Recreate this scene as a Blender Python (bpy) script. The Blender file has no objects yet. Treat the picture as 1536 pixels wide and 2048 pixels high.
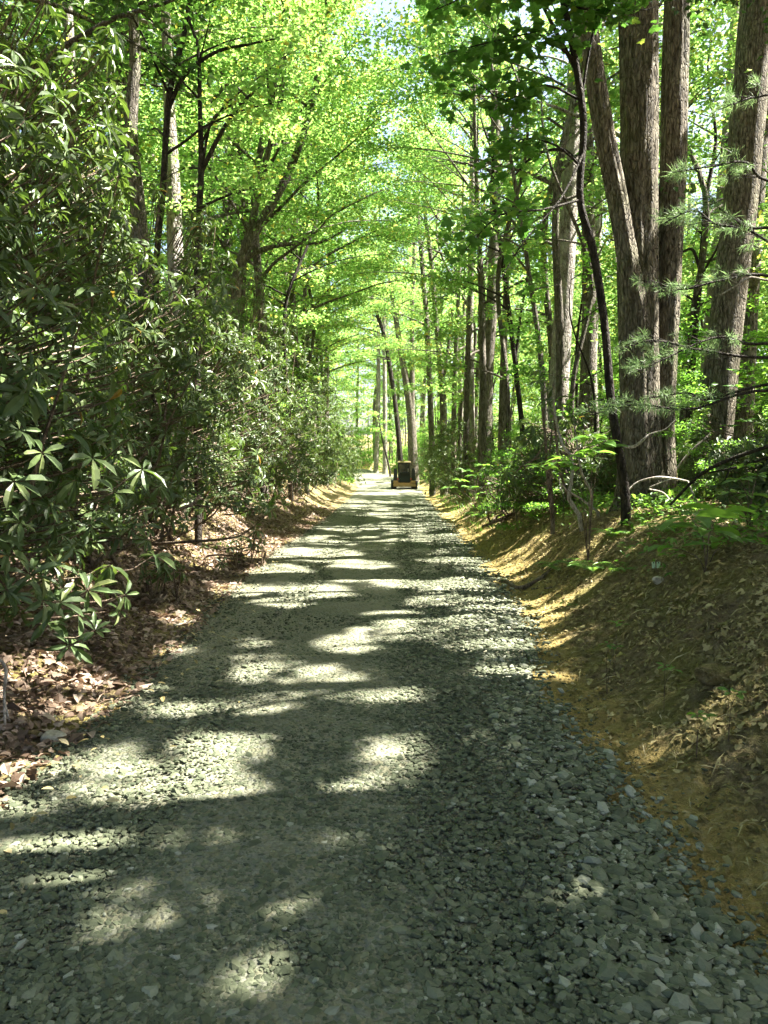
import bpy, bmesh, math
import numpy as np
from math import sin, cos, pi, radians
from mathutils import Vector

sc = bpy.context.scene
COL = sc.collection
rng = np.random.default_rng(11)

# ------------------------------------------------------------------ camera
F = 1479.0
CAM = np.array([0.0, 0.0, 1.6])
PITCH = radians(3.405)
FWD = np.array([0, cos(PITCH), -sin(PITCH)])
UP = np.array([0, sin(PITCH), cos(PITCH)])
RIGHT = np.array([1.0, 0, 0])
cam = bpy.data.cameras.new('camera')
cam.sensor_fit = 'VERTICAL'; cam.sensor_height = 36; cam.sensor_width = 27
cam.lens = F / 2048 * 36
cam.clip_start = 0.05; cam.clip_end = 3000
co = bpy.data.objects.new('camera', cam); COL.objects.link(co)
co.location = CAM; co.rotation_euler = (radians(90) - PITCH, 0, 0)
sc.camera = co


def P(px, py, d):
    """point seen at photo pixel (px, py) at depth d in metres"""
    return CAM + d * (FWD + (px - 768) / F * RIGHT + (1024 - py) / F * UP)


def project(Q):
    R = Q - CAM
    d = R @ FWD
    dd = np.where(d > 0.05, d, 0.05)
    return 768 + F * (R @ RIGHT) / dd, 1024 - F * (R @ UP) / dd, d


# ------------------------------------------------------------------ light
SUN_EL, SUN_AZ = radians(56), radians(82)          # azimuth clockwise from +Y
S = np.array([cos(SUN_EL) * sin(SUN_AZ), cos(SUN_EL) * cos(SUN_AZ), sin(SUN_EL)])
w = bpy.data.worlds.new('World'); sc.world = w; w.use_nodes = True
nt = w.node_tree
sky = nt.nodes.new('ShaderNodeTexSky'); sky.sky_type = 'NISHITA'; sky.sun_disc = False
sky.sun_elevation = SUN_EL; sky.sun_rotation = SUN_AZ
sky.air_density = 1.0; sky.dust_density = 4.0; sky.ozone_density = 0.4
bg = nt.nodes['Background']; bg.inputs['Strength'].default_value = 0.055
nt.links.new(sky.outputs[0], bg.inputs[0])
sl = bpy.data.lights.new('sun', 'SUN'); sl.energy = 5.0; sl.angle = radians(0.45); sl.color = (1, 0.95, 0.86)
so = bpy.data.objects.new('sun', sl); COL.objects.link(so)
so.rotation_euler = Vector(S).to_track_quat('Z', 'Y').to_euler()
so.location = (20, 0, 40)
sc.view_settings.view_transform = 'Standard'; sc.view_settings.look = 'None'
sc.view_settings.gamma = 1; sc.view_settings.exposure = 3.1
cy = sc.cycles
cy.max_bounces = 7; cy.diffuse_bounces = 4; cy.glossy_bounces = 2; cy.transmission_bounces = 5
cy.transparent_max_bounces = 4; cy.caustics_reflective = False; cy.caustics_refractive = False
cy.sample_clamp_indirect = 8; cy.use_denoising = True
cy.use_adaptive_sampling = True; cy.adaptive_threshold = 0.02

# ------------------------------------------------------------------ small maths


def vn(x, y, s=0.0):
    """value noise 0..1"""
    x = np.asarray(x, float); y = np.asarray(y, float)
    xi = np.floor(x); yi = np.floor(y); fx = x - xi; fy = y - yi
    fx = fx * fx * (3 - 2 * fx); fy = fy * fy * (3 - 2 * fy)

    def h(a, b):
        v = np.sin(a * 127.1 + b * 311.7 + s * 74.7) * 43758.5453
        return v - np.floor(v)
    return (h(xi, yi) * (1 - fx) + h(xi + 1, yi) * fx) * (1 - fy) + (h(xi, yi + 1) * (1 - fx) + h(xi + 1, yi + 1) * fx) * fy


def fbm(x, y, s=0.0):
    return 0.55 * vn(x, y, s) + 0.3 * vn(x * 2.1, y * 2.1, s + 3) + 0.15 * vn(x * 4.3, y * 4.3, s + 7)


def unit(a):
    return a / np.maximum(np.linalg.norm(a, axis=-1, keepdims=True), 1e-9)


YK = [-30, 3.5, 5, 9, 14, 22, 37, 56, 66, 74, 82, 92, 105, 130]
LK = [-1.95, -1.87, -1.8, -2.0, -2.12, -1.9, -1.8, -1.95, -2.5, -3.8, -6.2, -12, -24, -60]
RK = [1.12, 1.1, 1.08, 1.45, 1.62, 1.75, 2.1, 2.7, 2.2, 0.8, -1.6, -6, -15, -48]


def eL(y): return np.interp(y, YK, LK)
def eR(y): return np.interp(y, YK, RK)
def roadz(y): return np.interp(y, [-50, 46, 54, 62, 70, 80, 95, 130], [0, 0, .06, .3, .75, 1.35, 1.9, 2.6])


def ground(x, y):
    x = np.asarray(x, float); y = np.asarray(y, float)
    l, r = eL(y), eR(y)
    bank = np.interp(y, [-30, 8, 11, 15, 20, 28, 40, 60, 90], [1.0, 1.0, 1.0, .85, .6, .4, .35, .5, .6])
    wid = np.interp(y, [0, 8, 20], [2.0, 1.85, 1.4])
    t = np.clip((x - r - .28) / wid, 0, 1); s = t * t * (3 - 2 * t)
    hr = bank * s * (0.86 + .28 * fbm(x * .9, y * .7, 2)) + .035 * np.clip(x - r - 2, 0, 60)
    hr = hr - (np.abs(vn(y * 2.6 + x * .5, x * .5, 17) - .5) * -.22 + .1) * 4 * s * (1 - s) * bank * .45
    hr = hr - .03 * np.exp(-((x - r - .22) / .2) ** 2)
    lh = np.interp(y, [0, 6, 14, 40, 60], [.42, .6, .85, 1.0, .7])
    t2 = np.clip((l - x - .1) / 2.4, 0, 1); s2 = t2 * t2 * (3 - 2 * t2)
    hl = lh * s2 * (.85 + .3 * fbm(x * .8, y * .6, 5)) + .05 * np.clip(l - x - 3, 0, 60)
    off = np.clip(np.maximum(x - r, l - x) / .4, 0, 1)
    nz = off * ((fbm(x * 2.2, y * 2.2, 9) - .5) * .13 + (vn(x * 6.5, y * 6.5, 4) - .5) * .065 + (vn(x * 13 + 5, y * 13, 6) - .5) * .045)
    rr = np.hypot(x, y - 15)
    hill = np.clip(rr - 75, 0, 180) * .05 * off
    return roadz(y) + np.where(x > r, hr, 0) + np.where(x < l, hl, 0) + nz + hill


# ------------------------------------------------------------------ mesh builder
class MB:
    def __init__(s): s.V = []; s.Fc = []; s.A = []; s.n = 0

    def add(s, V, faces, a=0.5):
        V = np.asarray(V, float).reshape(-1, 3)
        s.V.append(V)
        s.A.append(np.broadcast_to(np.asarray(a, float), (len(V),)))
        for f in faces:
            f = np.asarray(f, np.int64)
            if f.ndim == 1: f = f[None]
            if len(f): s.Fc.append(f + s.n)
        s.n += len(V)

    def mesh(s, name, mat, smooth=False):
        me = bpy.data.meshes.new(name)
        V = np.concatenate(s.V) if s.V else np.zeros((0, 3))
        me.vertices.add(len(V)); me.vertices.foreach_set('co', V.astype(np.float32).ravel())
        if s.Fc:
            li = np.concatenate([f.ravel() for f in s.Fc]).astype(np.int32)
            lt = np.concatenate([np.full(len(f), f.shape[1]) for f in s.Fc])
            ls = np.concatenate([[0], np.cumsum(lt)[:-1]]).astype(np.int32)
            me.loops.add(len(li)); me.loops.foreach_set('vertex_index', li)
            me.polygons.add(len(ls)); me.polygons.foreach_set('loop_start', ls)
        at = me.attributes.new('v', 'FLOAT', 'POINT')
        if len(V): at.data.foreach_set('value', np.concatenate(s.A).astype(np.float32))
        me.update(calc_edges=True)
        if s.Fc:
            me.polygons.foreach_set('use_smooth', np.full(len(me.polygons), smooth))
        me.materials.append(mat)
        return me

    def obj(s, name, mat, parent=None, smooth=False, loc=None):
        o = bpy.data.objects.new(name, s.mesh(name, mat, smooth)); COL.objects.link(o)
        if parent is not None: o.parent = parent
        if loc is not None: o.location = loc
        return o


def tag(o, label=None, cat=None, group=None, kind=None):
    if label: o['label'] = label
    if cat: o['category'] = cat
    if group: o['group'] = group
    if kind: o['kind'] = kind
    return o


def empty(name, loc, label, cat, group=None):
    o = bpy.data.objects.new(name, None); COL.objects.link(o)
    o.empty_display_size = .2; o.location = loc
    return tag(o, label, cat, group)


def tube(mb, pts, rad, sides=6, a=.5, cap=False, ridge=0.0, seed=0):
    pts = np.asarray(pts, float); rad = np.asarray(rad, float); n = len(pts)
    T = np.gradient(pts, axis=0); T = unit(T)
    ref = np.array([0.31, .17, 1.0]) if abs(T[:, 2]).mean() < .8 else np.array([1.0, .2, .05])
    X = unit(np.cross(ref[None], T)); Y = np.cross(T, X)
    th = np.linspace(0, 2 * pi, sides, endpoint=False)
    rr = np.repeat(rad[:, None], sides, 1)
    if ridge:
        cum = np.concatenate([[0], np.cumsum(np.linalg.norm(np.diff(pts, axis=0), axis=1))])
        k = max(4, sides // 5)
        u = np.stack([np.cos(th), np.sin(th)], 1) * k * .55
        big = vn(u[None, :, 0] + cum[:, None] * .25 + seed, u[None, :, 1] + cum[:, None] * .2, seed) - .5
        fine = vn(u[None, :, 0] * 4 + seed, u[None, :, 1] * 4 + cum[:, None] * 1.1, seed + 3) - .5
        rr = rr * (1 + ridge * (big * .9 + fine * .9))
    V = pts[:, None] + X[:, None] * (np.cos(th)[None, :, None] * rr[..., None]) + Y[:, None] * (np.sin(th)[None, :, None] * rr[..., None])
    i = np.arange(n - 1)[:, None] * sides; j = np.arange(sides)[None]; j2 = (j + 1) % sides
    q = np.stack([i + j, i + j2, i + sides + j2, i + sides + j], -1).reshape(-1, 4)
    fs = [q]
    if cap:
        fs += [np.arange(sides)[::-1], (n - 1) * sides + np.arange(sides)]
    mb.add(V.reshape(-1, 3), fs, a)


def curve(pts, n):
    """Catmull-Rom resample"""
    p = np.asarray(pts, float)
    if len(p) == 2: return p[0] + (p[1] - p[0]) * np.linspace(0, 1, n)[:, None]
    q = np.vstack([2 * p[0] - p[1], p, 2 * p[-1] - p[-2]])
    t = np.linspace(0, len(p) - 1 - 1e-6, n); i = t.astype(int); f = (t - i)[:, None]
    a, b, c, d = q[i], q[i + 1], q[i + 2], q[i + 3]
    return .5 * (2 * b + (c - a) * f + (2 * a - 5 * b + 4 * c - d) * f ** 2 + (3 * b - a - 3 * c + d) * f ** 3)


RH = (np.array([(0, 0, 0), (.42, -.5, .1), (1, 0, -.06), (.42, .5, .1)]), [np.array([[0, 1, 2, 3]])])
LA = (np.array([(0, 0, 0), (.38, 0, .03), (.72, 0, -.02), (1, 0, -.13), (.36, -.40, .10), (.36, .40, .10), (.72, -.46, .05), (.72, .46, .05)]),
      [np.array([(0, 4, 1), (0, 1, 5), (2, 6, 3), (2, 3, 7)]), np.array([(1, 4, 6, 2), (1, 2, 7, 5)])])
_m = [(0, 0), (.06, -.30), (.02, -.46), (.22, -.40), (.34, -.56), (.48, -.42), (.52, -.22), (.70, -.26), (1, 0),
      (.70, .26), (.52, .22), (.48, .42), (.34, .56), (.22, .40), (.02, .46), (.06, .30)]
MA = (np.array([(.3, 0, .03)] + [(x, y, -.12 * abs(y) - .05 * x) for x, y in _m]),
      [np.array([(0, 1 + k, 1 + (k + 1) % 16) for k in range(16)])])
OV = (np.array([(0, 0, 0), (.3, 0, .02), (.7, 0, 0), (1, 0, -.1), (.16, -.28, .06), (.16, .28, .06), (.45, -.5, .09), (.45, .5, .09), (.78, -.34, .02), (.78, .34, .02)]),
      [np.array([(0, 4, 1), (0, 1, 5), (2, 8, 3), (2, 3, 9)]), np.array([(1, 4, 6, 2), (1, 2, 7, 5)]), np.array([(2, 6, 8), (2, 9, 7)])])


def leaves(mb, tpl, Q, D, N, L, W, a):
    if not len(Q): return
    T, faces = tpl; k = len(T); n = len(Q)
    D = unit(D); Sd = unit(np.cross(N, D)); Z = np.cross(D, Sd)
    L = np.broadcast_to(L, (n,))[:, None, None]; W = np.broadcast_to(W, (n,))[:, None, None]
    V = Q[:, None] + T[None, :, :1] * D[:, None] * L + T[None, :, 1:2] * Sd[:, None] * W + T[None, :, 2:] * Z[:, None] * L
    off = (np.arange(n) * k)
    fs = [(f[None] + off[:, None, None]).reshape(-1, f.shape[1]) for f in faces]
    mb.add(V.reshape(-1, 3), fs, np.repeat(np.broadcast_to(a, (n,)), k))


# ------------------------------------------------------------------ gaps in the canopy: where the sun gets through
# (px, py, rx, ry) of the sunlit ground; leaves that would stand in the sun's way are left out of the crowns
GAPS = [(300, 1615, 190, 62), (90, 1665, 120, 60), (440, 1560, 60, 28), (200, 1525, 75, 24), (430, 1495, 80, 22), (120, 1730, 110, 28), (20, 1640, 90, 50),
        (290, 1835, 72, 42), (300, 1765, 60, 14), (800, 1522, 62, 40), (720, 1585, 45, 16), (665, 1670, 40, 12), (1130, 1815, 26, 14),
        (655, 1365, 66, 26), (520, 1408, 64, 18), (350, 1420, 60, 14), (500, 1325, 24, 12), (555, 1325, 26, 12), (495, 1350, 34, 11), (510, 1284, 26, 8),
        (690, 1290, 60, 15), (790, 1388, 38, 12), (740, 1405, 40, 8), (290, 1385, 40, 10), (560, 1815, 38, 14), (500, 1940, 50, 30), (350, 1300, 26, 10),
        (910, 1245, 32, 10), (995, 1282, 40, 12), (960, 1200, 60, 20), (860, 1205, 40, 10), (800, 1165, 50, 9), (905, 1170, 60, 11), (1000, 1215, 40, 18),
        (630, 1185, 70, 13), (700, 1155, 80, 8), (560, 1140, 55, 14), (640, 1110, 90, 14), (720, 1130, 60, 9), (620, 1095, 50, 12), (740, 1080, 50, 6),
        (480, 1180, 60, 12), (560, 1205, 50, 8),
        (760, 1046, 55, 5), (700, 1035, 40, 4), (830, 1030, 30, 4), (690, 1062, 40, 4), (860, 1100, 40, 6), (900, 1120, 50, 7),
        (740, 1018, 40, 3.5), (800, 1008, 50, 3), (730, 998, 30, 2.5), (820, 996, 35, 2), (760, 988, 40, 2), (725, 975, 22, 2.5), (745, 962, 26, 5), (755, 950, 26, 4), (720, 1010, 25, 3),
        (120, 1392, 120, 44), (20, 1540, 70, 24), (20, 1400, 60, 40), (345, 1240, 40, 12), (330, 1075, 40, 8), (430, 1075, 60, 12), (490, 1110, 40, 10), (380, 1125, 60, 12), (620, 1040, 40, 6)]
GAPS_BANK = [(1060, 1150, 110, 20), (1160, 1115, 80, 10), (1080, 1165, 90, 16), (1150, 1120, 90, 14), (1230, 1090, 70, 9), (1010, 1120, 60, 14), (970, 1095, 60, 7), (1100, 1195, 80, 10), (1190, 1150, 60, 8), (1210, 1190, 50, 6),
             (1080, 1275, 30, 10), (960, 1022, 40, 5), (1040, 1060, 70, 8), (1300, 1095, 40, 6), (1140, 1305, 18, 6), (900, 1010, 40, 4)]
GA = np.array([g for g in GAPS if g[1] > 1105 or g[1] < 990], float); _d = F * 1.6 / (GA[:, 1] - 936); _w = np.where(_d < 12, .075, .02); GA[:, 2] += _w * F / _d; GA[:, 3] += _w * F * 1.6 / _d ** 2
GB = np.array(GAPS_BANK, float)
# sunlit spots on things above the ground: centre, radius
GS = [(P(470, 860, 11), 1.0), (P(440, 800, 11), .75), (P(560, 850, 15), .9), (P(620, 620, 26), 1.6), (P(640, 720, 24), 1.6), (P(560, 700, 18), 1.0), (P(80, 60, 5.5), .6), (P(110, 150, 5.5), .45),
      (P(420, 700, 12), .7), (P(250, 520, 8), .4), (P(280, 700, 8), .4), (P(30, 960, 4.6), .22), (P(215, 1000, 4.8), .3), (P(230, 960, 4.8), .2),
      (P(1125, 560, 20), .9), (P(1128, 430, 20), .9), (P(1120, 720, 20), .8), (P(1340, 900, 11.2), .32), (P(1345, 800, 11.2), .22), (P(1420, 900, 13), .5), (P(1440, 730, 13), .35),
      (P(260, 160, 13), .6), (P(350, 450, 15), .6), (P(345, 330, 15), .5), (P(135, 130, 16), .6), (P(1190, 890, 9), .35), (P(1330, 430, 8), .4), (P(1290, 700, 7.2), .45), (P(1400, 330, 7.3), .4), (P(1250, 820, 7.2), .3), (P(1450, 560, 7.3), .35), (P(1360, 790, 7.2), .3), (P(1490, 550, 9), .3),
      (P(1150, 960, 11), .5), (P(940, 640, 32), 1.2), (P(770, 850, 72), 4), (P(760, 920, 72), 3), (P(940, 940, 26), 1.0), (P(890, 880, 34), 1.2), (P(690, 830, 40), 2), (P(1180, 780, 26), 1.2), (P(1500, 890, 11), .5)]
GS += [(P(1480, 900, 9.5), .7), (P(1300, 1060, 9.3), .35), (P(1450, 1030, 8), .35), (P(1000, 930, 16), .7), (P(1130, 880, 14), .6), (P(950, 960, 23), .7), (P(1410, 780, 12), .5), (P(500, 800, 13), .8), (P(380, 620, 9.5), .5), (P(520, 760, 16), .9), (P(600, 780, 22), 1.0)]
_r = np.random.default_rng(8)
for _i in range(210):
    _y = _r.uniform(5.5, 46); GS.append((np.array([-2.1 - _r.random() * 1.2, _y, 1.2 + 4.2 * _r.random()]), _r.uniform(.12, .5) * (1 + _y / 40)))
for _i in range(80):
    _y = _r.uniform(12, 55); GS.append((np.array([2.6 + _y * _r.uniform(.02, .2), _y, .8 + 3 * _r.random()]), _r.uniform(.15, .45) * (1 + _y / 40)))
GSC = np.array([g[0] for g in GS]); GSR = np.array([g[1] for g in GS])


def gapmask(Q):
    """True for leaves to leave out"""
    out = np.zeros(len(Q), bool)
    for E, z0 in ((GA, 0.02), (GB, 0.6)):
        t = (Q[:, 2] - z0) / S[2]
        G = Q - S * t[:, None]
        px, py, d = project(G)
        ok = (t > .5) & (d > 1.2) & (d < 110)
        idx = np.nonzero(ok)[0]
        if not len(idx): continue
        x = px[idx]; y = py[idx]
        hit = np.zeros(len(idx), bool)
        for cx, cy_, rx, ry in E:
            u = (x - cx) / rx; v = (y - cy_) / ry
            m = (np.abs(u) < 1.5) & (np.abs(v) < 1.5)
            if m.any():
                uu, vv = u[m], v[m]
                nzz = (fbm((uu * .8 + vv * .6) * 1.9 + cx, (vv * .8 - uu * .6) * 1.9 + cy_, 1) - .44) * 1.5
                h = hit[m]; h |= uu * uu + vv * vv < 1 + nzz; hit[m] = h
        if z0 < .1:
            gx, gy = G[idx, 0], G[idx, 1]
            fl = fbm(gx * .75 + .25 * gy, gy * .62, 21) * .7 + .3 * vn(gx * 2.6, gy * 1.9, 5)
            hit |= (gy > 12.5) & (gy < 64) & (gx > eL(gy) - .6) & (gx < eR(gy) + .9) & (fl > .535)
        hs = np.sin(Q[idx, 0] * 91.7 + Q[idx, 1] * 57.3 + Q[idx, 2] * 33.1) * 9973.7
        out[idx] |= hit & (hs - np.floor(hs) < .993)
    px, py, d = project(Q)
    for x0, x1, y0, y1, dm in ((1090, 1165, 90, 870, 19.6), (952, 1002, 470, 900, 29.5), (322, 362, 240, 640, 14.6), (250, 296, 0, 600, 13.2), (122, 160, 0, 420, 15.6), (1412, 1525, 0, 880, 13), (928, 952, 600, 880, 32)  ):
        out |= (px > x0) & (px < x1) & (py > y0) & (py < y1) & (d > 8) & (d < dm) & (vn(Q[:, 0] * .8, Q[:, 2] * .8, 5) < .72)
    for c, r in zip(GSC, GSR):
        R = Q - c; t = R @ S
        dd = np.linalg.norm(R - t[:, None] * S, axis=1)
        out |= (t > r * .9) & (dd < r)
    return out


# ------------------------------------------------------------------ materials
class NT:
    def __init__(s, name):
        s.m = bpy.data.materials.new(name); s.m.use_nodes = True
        s.t = s.m.node_tree; s.t.nodes.clear()
        s.out = s.n('ShaderNodeOutputMaterial')

    def n(s, ty, **kw):
        o = s.t.nodes.new(ty)
        for k, v in kw.items(): setattr(o, k, v)
        return o

    def l(s, a, b): s.t.links.new(a, b)

    def ramp(s, fac, stops):
        r = s.n('ShaderNodeValToRGB'); e = r.color_ramp.elements
        while len(e) < len(stops): e.new(.5)
        for el, (p, c) in zip(e, stops):
            el.position = p; el.color = (*c, 1) if len(c) == 3 else c
        s.l(fac, r.inputs[0]); return r.outputs[0]

    def noise(s, vec, scale, detail=4, rough=.55):
        o = s.n('ShaderNodeTexNoise'); o.inputs['Scale'].default_value = scale
        o.inputs['Detail'].default_value = detail; o.inputs['Roughness'].default_value = rough
        if vec is not None: s.l(vec, o.inputs['Vector'])
        return o.outputs['Fac']

    def mix(s, fac, a, b, mode='MIX'):
        o = s.n('ShaderNodeMix', data_type='RGBA', blend_type=mode)
        for sock, v in ((o.inputs[0], fac), (o.inputs[6], a), (o.inputs[7], b)):
            if isinstance(v, (int, float)): sock.default_value = v
            elif isinstance(v, tuple): sock.default_value = (*v, 1)
            else: s.l(v, sock)
        return o.outputs[2]

    def math(s, op, a, b=0.0):
        o = s.n('ShaderNodeMath', operation=op)
        for sock, v in ((o.inputs[0], a), (o.inputs[1], b)):
            if isinstance(v, (int, float)): sock.default_value = v
            else: s.l(v, sock)
        return o.outputs[0]

    def attr(s, name='v'):
        return s.n('ShaderNodeAttribute', attribute_name=name).outputs['Fac']

    def pos(s, scale=(1, 1, 1), obj=False):
        v = s.n('ShaderNodeTexCoord').outputs['Object'] if obj else s.n('ShaderNodeNewGeometry').outputs['Position']
        mp = s.n('ShaderNodeMapping'); mp.inputs['Scale'].default_value = scale
        s.l(v, mp.inputs[0]); return mp.outputs[0]

    def bsdf(s, col, rough=.6, bump=None, strength=.5, dist=.02, spec=.5, metal=0.0):
        b = s.n('ShaderNodeBsdfPrincipled')
        if isinstance(col, tuple): b.inputs['Base Color'].default_value = (*col, 1)
        else: s.l(col, b.inputs['Base Color'])
        if isinstance(rough, (int, float)): b.inputs['Roughness'].default_value = rough
        else: s.l(rough, b.inputs['Roughness'])
        b.inputs['Specular IOR Level'].default_value = spec; b.inputs['Metallic'].default_value = metal
        if bump is not None:
            bu = s.n('ShaderNodeBump'); bu.inputs['Strength'].default_value = strength; bu.inputs['Distance'].default_value = dist
            s.l(bump, bu.inputs['Height']); s.l(bu.outputs[0], b.inputs['Normal'])
        return b.outputs[0]

    def done(s, sh): s.l(sh, s.out.inputs['Surface']); return s.m


def leaf_mat(name, refl, trans, tmix=.45, rough=.45, spec=.4):
    k = NT(name); v = k.attr()
    c = k.ramp(v, refl); t = k.ramp(v, trans)
    b = k.bsdf(c, rough, spec=spec)
    tr = k.n('ShaderNodeBsdfTranslucent'); k.l(t, tr.inputs[0])
    m = k.n('ShaderNodeMixShader'); m.inputs[0].default_value = tmix
    k.l(b, m.inputs[1]); k.l(tr.outputs[0], m.inputs[2])
    return k.done(m.outputs[0])


M = {}
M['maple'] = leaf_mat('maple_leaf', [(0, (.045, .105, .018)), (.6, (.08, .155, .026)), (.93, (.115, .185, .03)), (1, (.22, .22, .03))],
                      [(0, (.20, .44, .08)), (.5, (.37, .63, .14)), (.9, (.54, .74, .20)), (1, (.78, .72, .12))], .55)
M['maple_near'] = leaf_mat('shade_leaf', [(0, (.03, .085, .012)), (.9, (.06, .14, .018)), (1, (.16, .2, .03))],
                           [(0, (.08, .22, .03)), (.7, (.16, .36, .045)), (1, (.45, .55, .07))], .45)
M['shade'] = leaf_mat('canopy_leaf', [(0, (.03, .075, .013)), (1, (.06, .13, .02))], [(0, (.04, .11, .018)), (1, (.11, .24, .03))], .3)  # dark and barely translucent, to cut the light under the near crowns
M['under'] = leaf_mat('understory_leaf', [(0, (.04, .10, .02)), (1, (.08, .17, .03))], [(0, (.18, .44, .05)), (1, (.34, .62, .07))], .5)
M['rhodo'] = leaf_mat('rhododendron_leaf', [(0, (.038, .066, .022)), (.55, (.072, .112, .038)), (.9, (.14, .175, .06)), (.95, (.12, .13, .03)), (1, (.3, .17, .03))],
                      [(0, (.08, .16, .02)), (.9, (.2, .32, .04)), (1, (.45, .3, .04))], .22, .44, .45)
M['needle'] = leaf_mat('pine_needle', [(0, (.11, .19, .075)), (1, (.21, .31, .13))], [(0, (.2, .36, .12)), (1, (.36, .5, .2))], .4, .5)
M['litter'] = leaf_mat('dry_leaf', [(0, (.07, .046, .03)), (.4, (.17, .115, .077)), (.75, (.30, .22, .16)), (1, (.46, .37, .29))],
                       [(0, (.1, .06, .03)), (1, (.3, .18, .1))], .2, .6, .3)
M['litter_tan'] = leaf_mat('faded_leaf', [(0, (.13, .105, .038)), (.4, (.29, .24, .095)), (.75, (.43, .36, .17)), (1, (.54, .46, .28))],
                           [(0, (.1, .08, .03)), (1, (.3, .25, .1))], .2, .6, .3)
M['herb'] = leaf_mat('herb_leaf', [(0, (.035, .10, .015)), (1, (.09, .19, .03))], [(0, (.18, .42, .04)), (1, (.34, .58, .07))], .38)


def bark(name, dark, mid, light, zs=.16, sc=26, lich=.5, strength=.9):
    k = NT(name)
    p = k.pos((1, 1, zs), True)
    n1 = k.noise(p, sc, 5, .6)
    p2 = k.pos((1, 1, .6), True)
    n2 = k.noise(p2, 2.6, 4, .6)
    vr = k.n('ShaderNodeTexVoronoi', feature='DISTANCE_TO_EDGE'); vr.inputs['Scale'].default_value = sc * 1.0
    wob = k.n('ShaderNodeVectorMath', operation='ADD'); nz = k.n('ShaderNodeTexNoise'); nz.inputs['Scale'].default_value = 6
    k.l(k.pos((1, 1, .5), True), nz.inputs['Vector']); sc_ = k.n('ShaderNodeVectorMath', operation='SCALE'); sc_.inputs['Scale'].default_value = .12
    k.l(nz.outputs['Color'], sc_.inputs[0]); k.l(k.pos((1, 1, zs * 1.5), True), wob.inputs[0]); k.l(sc_.outputs[0], wob.inputs[1]); k.l(wob.outputs[0], vr.inputs['Vector'])
    crack = k.ramp(vr.outputs['Distance'], [(.0, (0, 0, 0)), (.16, (1, 1, 1))])
    c = k.ramp(n1, [(.36, dark), (.5, mid), (.66, light)])
    c = k.mix(.58, c, k.mix(crack, (.3, .27, .22), (1, 1, 1)), 'MULTIPLY')
    blot = k.ramp(n2, [(lich, (0, 0, 0)), (lich + .16, (1, 1, 1))])
    c = k.mix(k.math('MULTIPLY', blot, .55), c, tuple(min(1, v * 1.35) for v in light))
    gr = k.noise(p, sc * 3.1, 3)
    mo = k.noise(k.pos((1, 1, .8), True), 1.3, 5, .65)
    c = k.mix(k.math('MULTIPLY', k.ramp(mo, [(.5, (0, 0, 0)), (.66, (1, 1, 1))]), .45), c, tuple(v_ * f_ for v_, f_ in zip(mid, (.75, .95, .55))))
    c = k.mix(.35, c, k.ramp(gr, [(.3, (.35, .35, .35)), (.7, (1, 1, 1))]), 'MULTIPLY')
    tint = k.attr()
    c = k.mix(.6, c, k.ramp(tint, [(0, (.62, .58, .52)), (1, (1, 1, 1))]), 'MULTIPLY')
    return k.done(k.bsdf(c, .85, k.math('ADD', k.math('MULTIPLY', crack, .7), k.math('ADD', n1, k.math('MULTIPLY', gr, .4))), strength, .05, .2))


M['bark'] = bark('grey_bark', (.07, .06, .048), (.18, .16, .13), (.29, .26, .22), .2, 22, .55)
M['bark_big'] = bark('furrowed_bark', (.075, .064, .046), (.23, .20, .15), (.34, .31, .24), .16, 26, .56, 1.0)
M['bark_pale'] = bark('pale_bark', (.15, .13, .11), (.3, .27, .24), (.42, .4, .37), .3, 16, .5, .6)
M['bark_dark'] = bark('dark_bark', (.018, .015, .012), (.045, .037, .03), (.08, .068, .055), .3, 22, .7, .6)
M['stem'] = bark('shrub_stem', (.09, .065, .045), (.2, .15, .11), (.32, .26, .2), .4, 24, .55, .4)
M['dead'] = bark('bleached_wood', (.28, .24, .2), (.46, .41, .36), (.6, .56, .5), .3, 30, .55, .3)

# gravel fines
k = NT('gravel_road'); p = k.pos()
big = k.noise(p, .55, 4); mid_ = k.noise(p, 3.2, 4); fine = k.noise(p, 90, 3, .7)
vo = k.n('ShaderNodeTexVoronoi'); vo.inputs['Scale'].default_value = 30; k.l(p, vo.inputs['Vector'])
vo2 = k.n('ShaderNodeTexVoronoi'); vo2.inputs['Scale'].default_value = 62; k.l(p, vo2.inputs['Vector'])
c = k.ramp(mid_, [(.3, (.14, .142, .088)), (.7, (.235, .228, .15))])
c = k.mix(k.math('MULTIPLY', k.ramp(vo.outputs['Color'], [(.2, (0, 0, 0)), (.9, (1, 1, 1))]), .55), c, (.22, .235, .2))
c = k.mix(.4, c, k.ramp(fine, [(.3, (.45, .45, .42)), (.7, (1, 1, 1))]), 'MULTIPLY')
hh = k.math('ADD', k.math('MULTIPLY', vo.outputs['Distance'], -1.0), k.math('MULTIPLY', vo2.outputs['Distance'], -.5))
hh = k.math('ADD', hh, k.math('MULTIPLY', fine, .3))
M['road'] = k.done(k.bsdf(c, .9, hh, .9, .03, .2))

k = NT('crushed_stone'); v = k.attr(); p = k.pos()
c = k.ramp(v, [(0, (.052, .064, .037)), (.5, (.104, .118, .07)), (.85, (.178, .192, .128)), (1, (.32, .33, .26))])
n = k.noise(p, 60, 4, .65)
c = k.mix(.45, c, k.ramp(n, [(.3, (.6, .6, .55)), (.7, (1, 1, 1))]), 'MULTIPLY')
M['stone'] = k.done(k.bsdf(c, .85, n, .35, .01, .3))

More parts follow.
